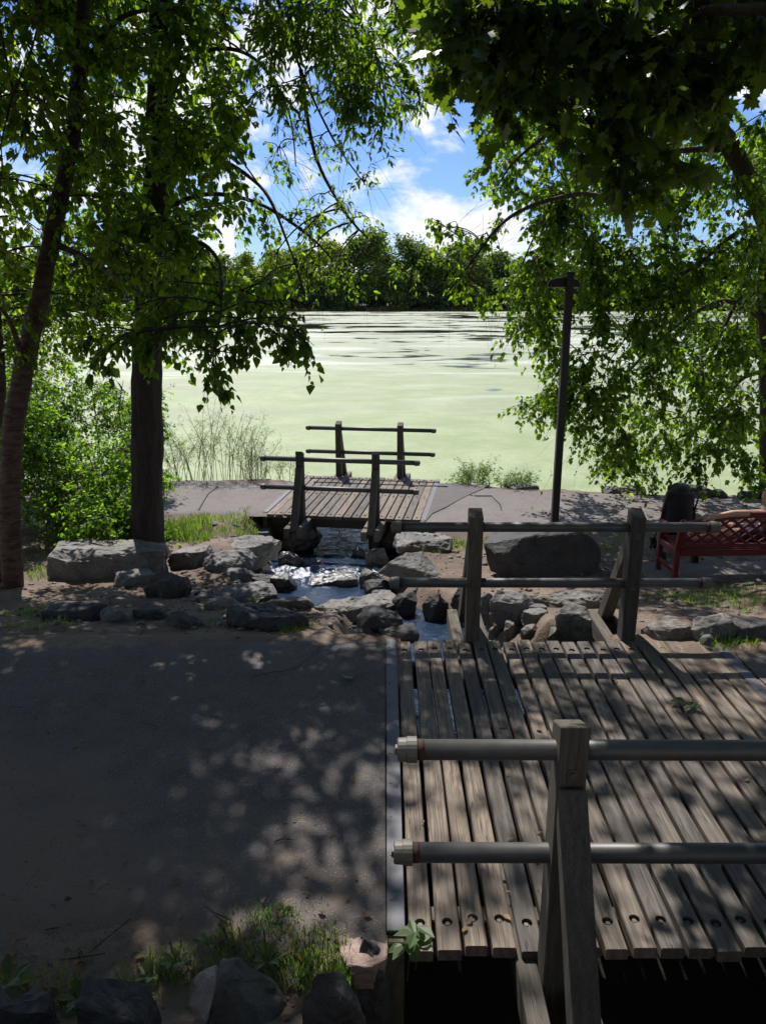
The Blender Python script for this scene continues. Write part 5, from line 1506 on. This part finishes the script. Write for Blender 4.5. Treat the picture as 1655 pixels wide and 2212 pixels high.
# ---- shrubs on the left bank
def shrub(label, c, r, n, seed, size=0.058):
    global TOTAL
    root = plant_root('shrub', label, 'shrub', 'shrubs on the left bank')
    T = Plant(root, seed, M['bark2'], M['shrub'], 'ovate', size)
    g = T.g; gz = H(c[0], c[1])
    for k in range(7):
        a = g.uniform(0, 6.28); q = g.uniform(0.3, 0.9)
        tip = (c[0] + math.cos(a) * r[0] * q, c[1] + math.sin(a) * r[1] * q, gz + r[2] * g.uniform(1.2, 1.9))
        T.limb('stem', [(c[0] + math.cos(a) * 0.1, c[1] + math.sin(a) * 0.1, gz - 0.05), (c[0] + math.cos(a) * r[0] * q * .4, c[1] + math.sin(a) * r[1] * q * .4, gz + r[2] * 0.7), tip], 0.018, 0.004, 6)
    for k in range(n):
        d = norm(g.normal(size=3)); rr = g.uniform(0.25, 1.0) ** 0.5
        p = np.array([c[0] + d[0] * r[0] * rr, c[1] + d[1] * r[1] * rr, gz + r[2] + d[2] * r[2] * rr])
        T.clump(p, (0.30, 0.30, 0.25), 5, 6, 7, 0.24, 0.4, size, r0=0.008)
    T.finish(120); TOTAL += T.count
shrub('sunlit bushy shrub between the birch and the dark tree trunk', (-4.05, 10.7), (0.95, 0.8, 0.72), 62, 71)
shrub('lower green shrub behind the long seat boulder', (-3.55, 9.75), (0.60, 0.45, 0.42), 26, 72)
shrub('tall shrub rising behind the birch stem', (-5.5, 10.9), (1.0, 0.9, 1.25), 72, 73)
shrub('leafy shrub on the lake edge seen right over the tall bank shrub', (-5.0, 13.4), (1.3, 0.8, 1.1), 62, 74)
shrub('pale green sapling clump at the left edge behind the two birch stems', (-6.4, 13.0), (1.2, 1.0, 2.2), 74, 75)

# ---- weeds by the water
def weeds(label, px0, px1, py, D, hgt, n, seed, leafy, group='weeds on the lake bank'):
    g = np.random.default_rng(seed)
    a = at(px0, py, D=D); b = at(px1, py, D=D)
    root = thing('weed_clump', label, 'plant', (0, 0, 0), 0, group)
    T = Plant(root, seed, M['wisp'] if not leafy else M['grass'], M['weed'] if leafy else M['wisp'], 'narrow', 0.05)
    stems = MB()
    for k in range(n):
        u = g.uniform(0, 1); x = a.x + (b.x - a.x) * u; y = D + g.uniform(-.25, .35); z = H(x, y)
        h = hgt * g.uniform(0.45, 1.0) * (0.65 + 0.35 * math.sin(math.pi * u)); lx = g.uniform(-.5, .5) * h; lyy = g.uniform(-.15, .15) * h
        pts = [(x, y, z - .03), (x + lx * .25, y + lyy * .3, z + h * .5), (x + lx, y + lyy, z + h)]
        stems.tube(pts, [0.0055, 0.0045, 0.002], 4)
        P = np.array(pts)
        m = 15 if not leafy else 9
        for j in range(m):
            t = g.uniform(0.3, 1.0); q = P[0] * (1 - t) ** 2 + 2 * t * (1 - t) * P[1] + t * t * P[2]
            T.twigs([q], [norm(np.array([g.uniform(-1, 1), g.uniform(-.7, .7), g.uniform(.2, 1.0)]))], [g.uniform(.12, .34) * (1.3 - t * .5)], [7 if not leafy else 10], -0.1, 0.030 if not leafy else 0.05)
    stems.build('stems', T.wood, root)['kind'] = 'stuff'
    T.finish(0, 'leaves')
weeds('tall wispy weeds against the pale lake right of the dark trunk', 372, 575, 1040, 14.6, 1.7, 62, 81, False)
weeds('shorter wispy weeds at the left end of the far bridge', 520, 640, 1040, 14.75, 0.75, 18, 82, False)
weeds('bushy green weed clump right of the far bridge on the bank', 972, 1062, 1050, 14.25, 0.55, 30, 83, True)
weeds('small green weeds by the flat grey slab on the bank', 1085, 1160, 1052, 13.9, 0.24, 14, 84, True)

# ---- grass
def grass(name, spots, seed, material='grass', n_per=400):
    """spots: (px, py, radius m, blade height m, density)"""
    g = np.random.default_rng(seed); PP = []; HH = []
    for px, py, rad, hgt, dens in spots:
        c = ground_hit(px, py); n = int(n_per * dens)
        a = g.uniform(0, 6.283, n); q = np.sqrt(g.uniform(0, 1, n)) * rad * (0.7 + 0.5 * (vnoise(np.cos(a) * 2 + px, np.sin(a) * 2 + py) + .5))
        x = c.x + np.cos(a) * q * 1.25; y = c.y + np.sin(a) * q
        PP.append(np.stack([x, y, height(x, y)], 1)); HH.append(hgt * g.uniform(0.4, 1.15, n))
    P = np.concatenate(PP); h = np.concatenate(HH); n = len(P)
    th = g.uniform(0, 6.283, n); lean = np.stack([np.cos(th), np.sin(th), np.zeros(n)], 1); w = np.stack([-np.sin(th), np.cos(th), np.zeros(n)], 1)
    bw = (0.0022 + 0.012 * h)[:, None] * g.uniform(0.6, 1.2, (n, 1)); up = np.array([0, 0, 1.0]); k = g.uniform(0.1, 0.75, n)[:, None] * h[:, None]
    hh = h[:, None]
    V = np.stack([P - w * bw - up * 0.01, P + w * bw - up * 0.01, P + up * hh * .55 + lean * k * .35 + w * bw * .8, P + up * hh * .55 + lean * k * .35 - w * bw * .8,
                  P + up * hh * .92 + lean * k + w * bw * .15, P + up * hh * .92 + lean * k - w * bw * .15], 1).reshape(-1, 3)
    i = np.arange(n)[:, None] * 6
    F = np.concatenate([i + [0, 1, 2, 3], i + [3, 2, 4, 5]])
    o = obj(name, np_mesh(name, V, F), M[material], None, 'stuff')
    return o
near_g = [(620, 2030, .22, .045, .9), (545, 2010, .14, .04, .5), (690, 2050, .12, .05, .7), (700, 2110, .10, .05, .7), (640, 2100, .12, .045, .5), (500, 2050, .09, .04, .3), (590, 2000, .10, .06, .5), (735, 2120, .05, .05, .5), (390, 2090, .1, .05, .4), (300, 2130, .12, .05, .4), (120, 2150, .15, .06, .3)]
o = tag(grass('grass', near_g, 91, 'grass', 420), 'tuft of grass on the near path edge left of the near bridge', 'grass')
mid_g = [(395, 1140, .42, .16, 2.6), (420, 1165, .25, .14, 1.2), (375, 1160, .25, .16, 1.2), (440, 1120, .25, .08, .8), (520, 1130, .30, .10, 1.4), (500, 1150, .25, .09, 1.0), (560, 1125, .25, .08, .8), (930, 1183, .25, .08, .9), (990, 1178, .25, .09, 1.1), (1040, 1170, .2, .08, .5),
         (640, 1360, .14, .06, .5), (430, 1350, .14, .05, .25), (70, 1330, .2, .08, .4), (90, 1350, .25, .06, .4), (120, 1240, .3, .09, .5), (60, 1235, .3, .09, .4), (1500, 1290, .5, .07, 1.0), (1590, 1300, .5, .08, 1.2), (1640, 1280, .4, .07, .8), (1440, 1205, .35, .06, .5), (1480, 1285, .3, .05, .5), (1330, 1180, .3, .07, .5), (1370, 1160, .3, .06, .4), (1085, 1195, .15, .06, .15), (1550, 1392, .12, .06, .5), (1600, 1390, .12, .06, .4)]
tag(grass('grass', mid_g, 92, 'grass', 420), 'thin grass on the bare earth round the stream banks', 'grass')
shore_g = [(380, 1030, .3, .55, .5), (420, 1030, .3, .6, .5), (470, 1030, .3, .5, .5), (520, 1030, .3, .42, .5), (560, 1032, .3, .35, .4), (600, 1032, .3, .2, .4), (990, 1046, .35, .25, .5), (1040, 1048, .3, .2, .4), (1120, 1052, .4, .12, .4), (1290, 1062, .4, .12, .3), (640, 1026, .4, .15, .3), (880, 1036, .4, .12, .3)]
tag(grass('grass', shore_g, 93, 'grass', 420), 'long grass along the lake edge beyond the path', 'grass')
tag(grass('grass', [(x, y, r * 1.1, h * 1.2, d * .45) for x, y, r, h, d in shore_g], 94, 'dry_grass', 380), 'dry yellow grass stalks mixed into the green along the edges', 'grass')

# ---- broad-leaved weeds near us
def plantain(px, py, label, seed, nl=8, size=0.12, D=None, kind='long', lift=0.35, z=None):
    g = np.random.default_rng(seed)
    c = ground_hit(px, py) if z is None else at(px, py, z=z)
    root = thing('broadleaf_weed', label, 'plant', (c.x, c.y, c.z), 0, 'broad-leaved weeds at the path edge')
    me = leaf_mesh(kind, M['weed'])
    for k in range(nl):
        a = 6.283 * k / nl + g.uniform(-.3, .3); s = size * g.uniform(.65, 1.15); el = lift * g.uniform(.4, 1.5)
        o = bpy.data.objects.new('leaf', me); COL.objects.link(o); o.parent = root
        o.location = (0.01 * math.cos(a), 0.01 * math.sin(a), 0.004 + (0.02 * k / nl if kind == 'long' else 0.12 * k / nl))
        o.rotation_euler = (el, g.uniform(-.2, .2), a - math.pi / 2); o.scale = (s, s, s)
    if kind != 'long':
        MB().tube([(0, 0, -.12), (0.01, 0, .03), (0, 0.01, .13)], [.005, .004, .002], 6).build('stem', M['weed'], root)
    elif nl > 7:
        for k in range(2):
            a = g.uniform(0, 6.28); MB().tube([(0, 0, 0), (.02 * math.cos(a), .02 * math.sin(a), .08), (.03 * math.cos(a), .03 * math.sin(a), .14)], [.002, .002, .005], 5).build('seed_stalk', M['dry_grass'], root)
for p in [(20, 2128, 'broad plantain weed in the bottom left corner', 1, 9, .15), (178, 2165, 'plantain weed with long leaves left of the grey flat stone', 2, 8, .13), (385, 2085, 'plantain weed above the rosy weathered stone', 3, 8, .10), (332, 2112, 'small plantain weed left of the rosy weathered stone', 4, 7, .09),
          (578, 2085, 'pale green plantain rosette right of the big dark boulder top', 5, 9, .11), (450, 2050, 'small weed rosette on bare earth above the big dark boulder', 6, 7, .07), (640, 2120, 'weed rosette between the dark boulder and the lumpy grey stone', 7, 7, .07), (725, 2105, 'tiny weed at the edge of the rosy flat slab', 8, 6, .06)]:
    plantain(*p[:5], p[5] * .7)
plantain(898, 2045, 'pale leafy seedling growing at the near end of the bridge planks', 9, 9, .085, None, 'ovate', 0.1, z=0.0)
plantain(880, 2070, 'second leafy shoot hanging beneath the seedling at the bridge end', 10, 6, .09, None, 'ovate', -0.2, z=-0.06)
for k, (px, py, lb) in enumerate([(104, 1330, 'small bright weed left of the long low rock'), (132, 1232, 'little weed at the left foot of the long seat boulder'), (264, 1226, 'little weed between seat boulder and the low flat rock'), (446, 1318, 'small weed right of the peaked dark rock'), (545, 1310, 'small weed on the rocks below the pool'), (512, 1140, 'leafy weed patch by the broad flat rock'), (1247, 1308, 'small weed on the rubble under the lower rail'), (843, 1188, 'bright weed on top of the grey block right of the rapids')]):
    plantain(px, py, lb, 30 + k, 8, .085, None, 'ovate', 0.3)

# ---- litter, twigs and grit on the ground
def scatter_leaves():
    g = np.random.default_rng(101); P = []
    def put(n, x0, x1, y0, y1):
        x = g.uniform(x0, x1, n); y = g.uniform(y0, y1, n); P.append(np.stack([x, y], 1))
    put(90, -4.5, 0.0, 2.35, 3.0); put(300, -5, 0.2, 5.6, 8.2); put(330, 1.4, 6, 6.3, 10); put(110, -5, 5, 9, 11); put(18, -3.5, 0, 3.2, 5.6); put(26, 0.2, 2.5, 2.7, 5.5); put(30, 3, 6, 11, 13); put(60, -1.6, -.1, 2.3, 2.7)
    P = np.concatenate(P); x, y = P[:, 0], P[:, 1]
    d, w, zw = stream_near(x, y); deck = (x > 0.05) & (x < 2.7) & (y > 2.6) & (y < 5.6); ok = (d > w + 0.15) | deck; x, y, deck = x[ok], y[ok], deck[ok]
    z = np.where(deck, 0.008, np.maximum(height(x, y), np.where((y > 2.7) & (y < 5.6), 0.02, -9)) + 0.012); n = len(x)
    z = np.where((y > 11.4) & (y < 13) & (x > 2), -0.728, z)
    a = g.uniform(0, 6.283, n); d = np.stack([np.cos(a), np.sin(a), g.uniform(-.1, .35, n)], 1); up = norm(np.array([0, 0, 1.0]) + g.normal(0, .35, (n, 3)))
    lx, ly, lz = frames(norm(d), up)
    o = obj('leaf_litter', leaves_mesh('leaf_litter', 'ovate', np.stack([x, y, z], 1), lx, ly, lz, g.uniform(.018, .055, n), M['litter']), None, None, 'stuff')
    tag(o, 'dry brown leaves scattered over the earth and the path edges', 'leaf litter')
    # grit
    n = 5200; x = g.uniform(-4.6, -0.05, n); y = 2.35 + 3.2 * g.uniform(0, 1, n) ** 2.4; keep = g.random(n) < np.clip(1.2 - (x + 2.6) * .32, .15, 1); x, y = x[keep], y[keep]
    x2 = g.uniform(-5, 6, 2600); y2 = g.uniform(5.7, 10.8, 2600); x = np.concatenate([x, x2]); y = np.concatenate([y, y2])
    d, w, zw = stream_near(x, y); ok = d > w + .1; x, y = x[ok], y[ok]; n = len(x)
    z = np.maximum(height(x, y), np.where((y > 2.65) & (y < 5.65), 0.012, -9)); s = 0.003 + 0.0065 * g.uniform(0, 1, n) ** 3
    O = np.array([(1, 0, 0), (-1, 0, 0), (0, 1, 0), (0, -1, 0), (0, 0, .7), (0, 0, -.7)], float)
    an = g.uniform(0, 6.283, n); c, sn = np.cos(an)[:, None], np.sin(an)[:, None]; sx = s[:, None] * g.uniform(.7, 1.4, (n, 1)); sy = s[:, None] * g.uniform(.6, 1.1, (n, 1))
    X = O[None, :, 0] * sx; Y = O[None, :, 1] * sy; V = np.stack([x[:, None] + X * c - Y * sn, y[:, None] + X * sn + Y * c, z[:, None] + O[None, :, 2] * s[:, None] + s[:, None] * .25], -1).reshape(-1, 3)
    T = np.array([(0, 2, 4), (2, 1, 4), (1, 3, 4), (3, 0, 4), (2, 0, 5), (1, 2, 5), (3, 1, 5), (0, 3, 5)])
    o = obj('gravel', np_mesh('gravel', V, (np.arange(n)[:, None, None] * 6 + T[None]).reshape(-1, 3)), M['pebble'], None, 'stuff')
    tag(o, 'loose grit strewn on the earth and the near path', 'gravel')
scatter_leaves()
def debris():
    # broken twigs and bark chips on the earth, and stone chips along the stream
    g = np.random.default_rng(121)
    def spots(n, boxes):
        P = []
        for (x0, x1, y0, y1), w in boxes: P.append(np.stack([g.uniform(x0, x1, int(n * w)), g.uniform(y0, y1, int(n * w))], 1))
        P = np.concatenate(P); d, w, zw = stream_near(P[:, 0], P[:, 1]); P = P[d > w + .12]
        return P[:, 0], P[:, 1]
    banks = [((-5, 0, 5.75, 8.6), .45), ((1.0, 6, 6.2, 10.5), .4), ((-3.2, -.2, 9, 11.6), .15)]
    x, y = spots(420, banks + [((-4, 0, 2.3, 2.75), .12)]); n = len(x); z = height(x, y) + .008
    a = g.uniform(0, 6.283, n); L = g.uniform(.02, .11, n); r = g.uniform(.0015, .004, n)
    d = np.stack([np.cos(a), np.sin(a), g.uniform(-.05, .12, n)], 1); sd = np.stack([-np.sin(a), np.cos(a), 0 * a], 1); up = np.array([0, 0, 1.0]); c = np.stack([x, y, z], 1)
    V = np.stack([c + d * (k * L)[:, None] + r[:, None] * (sd * u + up * v) for k in (-1, 1) for u, v in ((1, 0), (-.5, .87), (-.5, -.87))], 1).reshape(-1, 3)
    i = np.arange(n)[:, None] * 6
    o = obj('twig_litter', np_mesh('twig_litter', V, np.concatenate([i + [0, 1, 4, 3], i + [1, 2, 5, 4], i + [2, 0, 3, 5]])), M['bark2'], None, 'stuff')
    tag(o, 'broken twigs and bark chips strewn over the bare earth', 'twigs')
    x, y = spots(700, banks + [((-2.2, 1.4, 6.3, 10.6), .8)]); n = len(x); z = height(x, y)
    s = .012 + .04 * g.uniform(0, 1, n) ** 3
    bm = bmesh.new(); bmesh.ops.create_icosphere(bm, subdivisions=1, radius=1.0); T = np.array([v.co for v in bm.verts]); F = np.array([[v.index for v in f.verts] for f in bm.faces]); bm.free()
    W = T[None] * (s[:, None] * np.stack([g.uniform(.7, 1.5, n), g.uniform(.6, 1.1, n), g.uniform(.4, .75, n)], 0).T)[:, None] * g.uniform(.72, 1.15, (n, len(T), 1))
    a = g.uniform(0, 6.283, n); ca, sa = np.cos(a)[:, None], np.sin(a)[:, None]
    V = np.stack([x[:, None] + W[..., 0] * ca - W[..., 1] * sa, y[:, None] + W[..., 0] * sa + W[..., 1] * ca, z[:, None] + W[..., 2] + .2 * s[:, None]], -1).reshape(-1, 3)
    o = obj('stone_chips', np_mesh('stone_chips', V, (np.arange(n)[:, None, None] * len(T) + F[None]).reshape(-1, 3)), M['basalt'], None, 'stuff')
    tag(o, 'small grey stone chips scattered along the stream banks', 'stones')
debris()
def fallen():
    c = at(765, 1467, z=0.02)
    o = obj('fallen_leaf', leaf_mesh('maple', M['maple']), None); o.location = (c.x, c.y, c.z + .012); o.rotation_euler = (0.1, 0.15, 1.2); o.scale = (.11, .11, .11)
    tag(o, 'green leaf lying on the near path left of the bridge edge strip', 'leaf')
    for k, (px, py, ln, rot) in enumerate(((612, 1816, .09, 0.2), (470, 1972, .16, 2.6))):
        c = at(px, py, z=0.02); mb = MB(); mb.tube([(-ln / 2, 0, 0), (0, .008, .006), (ln / 2, -.004, 0)], [.003, .0035, .002], 5)
        o = mb.build('stick', M['bark2'], None, True); o.location = (c.x, c.y, c.z); o.rotation_euler = (0, 0, rot)
        tag(o, ('short dark stick lying on the middle of the near path', 'longer thin twig on the near path above the grass tuft')[k], 'stick')
    c = at(1485, 1528, z=0.0); r = thing('fallen_sprig', 'withered green sprig lying on the right part of the near bridge deck', 'leaf', (c.x, c.y, .012))
    for k in range(7):
        o = bpy.data.objects.new('leaf', leaf_mesh('ovate', M['maple'])); COL.objects.link(o); o.parent = r; a = k * .9
        o.location = (.05 * math.cos(a * 2), .04 * math.sin(a), .008); o.rotation_euler = (.25, .2 * (-1) ** k, a); o.scale = (.075, .075, .075)
    MB().tube([(-.09, -.02, .004), (0, .01, .012), (.09, .0, .004)], [.002, .003, .002], 5).build('stem', M['bark2'], r)
fallen()

# ------------------------------------------------------------------ far shore
def far_tree_mesh(seed, h, w, material, nleaf, dense):
    g = np.random.default_rng(seed)
    nl = 15; P = []; C = []
    for k in range(nl):
        t = g.uniform(0.12, 0.98); rr = w * (0.62 * math.sin(math.pi * min(1, t * 0.80 + 0.16)) ** 0.7) * g.uniform(0.35, 0.75)
        a = g.uniform(0, 6.283); C.append((math.cos(a) * rr, math.sin(a) * rr, h * t, w * g.uniform(.20, .36), h * g.uniform(.08, .15)))
    C.append((0, 0, h * .93, w * .22, h * .09)); C.append((0, 0, h * .55, w * .40, h * .25))
    per = nleaf // len(C)
    for cx, cy, cz, rx, rz in C:
        d = norm(g.normal(size=(per, 3))); rad = g.uniform(0, 1, per) ** (0.30) * (1 + 0.25 * g.normal(size=per))
        P.append(np.stack([cx + d[:, 0] * rx * rad, cy + d[:, 1] * rx * rad, cz + d[:, 2] * rz * rad], 1))
    P = np.concatenate(P); P[:, 2] = np.abs(P[:, 2]) + 0.1; n = len(P)
    dirn = norm(g.normal(size=(n, 3)) + np.array([0, 0, -.5])); up = norm(g.normal(size=(n, 3)) + np.array([0, 0, .8]))
    x, y, z = frames(dirn, up)
    return leaves_mesh('crown', 'ovate', P, x, y, z, g.uniform(.55, 1.15, n) * dense, material)
ORD = ('leftmost', 'second', 'third', 'fourth', 'fifth', 'sixth', 'seventh', 'eighth', 'ninth', 'tenth', 'eleventh', 'twelfth', 'thirteenth', 'fourteenth', 'fifteenth')
def far_label(px, what, count):
    if px < 590: return what + ' across the lake, behind the foliage on the left', what + 's behind the left foliage'
    if px > 1125: return what + ' across the lake, behind the foliage on the right', what + 's behind the right foliage'
    count[0] += 1; o_ = ORD[count[0] - 1]
    return (o_ + ' ' + what + ' across the lake in the open gap') if count[0] == 1 else (o_ + ' ' + what + ' from the left in the open gap across the lake'), what + 's in the open gap'
def far_shore():
    g = np.random.default_rng(211)
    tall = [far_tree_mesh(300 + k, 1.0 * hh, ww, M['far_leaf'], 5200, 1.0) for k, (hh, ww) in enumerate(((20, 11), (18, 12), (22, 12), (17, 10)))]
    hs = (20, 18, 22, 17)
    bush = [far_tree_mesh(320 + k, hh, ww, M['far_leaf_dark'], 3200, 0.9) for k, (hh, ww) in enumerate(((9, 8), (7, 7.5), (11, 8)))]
    trunkm = MB().tube([(0, 0, -1), (0.1, 0, 4), (0.3, 0.2, 12)], [.35, .28, .12], 7).mesh('trunk', True); trunkm.materials.append(M['bark'])
    ordn = ('left', 'middle', 'right')
    def place(mesh, x, y, s, sz, label, group, trunk):
        r = thing('far_tree', label, 'tree', (x, y, H(x, y) - 0.3), g.uniform(0, 6.28), group)
        c = obj('crown', mesh, None, r); c.scale = (s, s, sz); c['kind'] = 'stuff'
        if trunk:
            t_ = obj('trunk', trunkm, None, r); t_.scale = (1, 1, sz)
    # outline of the wood across the lake by picture position
    oy = [-200, 300, 540, 620, 680, 740, 800, 860, 900, 928, 960, 1000, 1050, 1090, 1120, 1200, 1400, 1900]; ov = [560, 550, 545, 533, 525, 520, 508, 512, 525, 545, 532, 530, 530, 536, 556, 572, 575, 580]
    c1, c2, c3 = [0], [0], [0]
    px = -160; i = 0
    while px < 1860:
        D = 236 + g.uniform(-2, 5); py = np.interp(px, oy, ov) + g.uniform(-5, 9); p = at(px, py, D=D)
        k = int(g.integers(0, 4)); z0 = H(p.x, D) - 0.3; sz = (p.z - z0) / hs[k]
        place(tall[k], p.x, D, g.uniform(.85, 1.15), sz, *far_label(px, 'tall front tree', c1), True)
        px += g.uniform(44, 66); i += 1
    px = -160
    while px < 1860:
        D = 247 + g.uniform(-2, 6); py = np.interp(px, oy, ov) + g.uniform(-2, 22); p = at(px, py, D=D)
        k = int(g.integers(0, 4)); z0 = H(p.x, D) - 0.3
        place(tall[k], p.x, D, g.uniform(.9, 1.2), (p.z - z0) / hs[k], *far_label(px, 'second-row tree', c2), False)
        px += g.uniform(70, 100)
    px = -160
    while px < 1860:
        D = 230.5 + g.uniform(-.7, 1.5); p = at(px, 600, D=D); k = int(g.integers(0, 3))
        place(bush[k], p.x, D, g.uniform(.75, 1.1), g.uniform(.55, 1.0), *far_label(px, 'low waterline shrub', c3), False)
        px += g.uniform(34, 50)
    # pale sedge at the waterline
    n = 5200; x = g.uniform(-135, 135, n); y = g.uniform(227.5, 229.6, n); hgt = 0.25 + 1.0 * np.clip(fbm(x * .12, x * 0, 8, 4) + .35, 0, 1)
    z = np.maximum(height(x, y), LAKE_Z) ; a = g.uniform(0, 6.28, n)
    w = np.stack([np.cos(a), np.sin(a), 0 * a], 1) * 0.22; P = np.stack([x, y, z], 1); top = np.array([0, 0, 1.0]) * hgt[:, None] + g.normal(0, .15, (n, 3))
    V = np.stack([P - w, P + w, P + top + w * .5, P + top - w * .5], 1).reshape(-1, 3)
    o = obj('sedge', np_mesh('sedge', V, np.arange(n)[:, None] * 4 + np.arange(4)[None]), M['dry_grass'], None, 'stuff')
    tag(o, 'yellowish sedge fringe along the far waterline', 'sedge')
far_shore()
print('leaves', TOTAL)
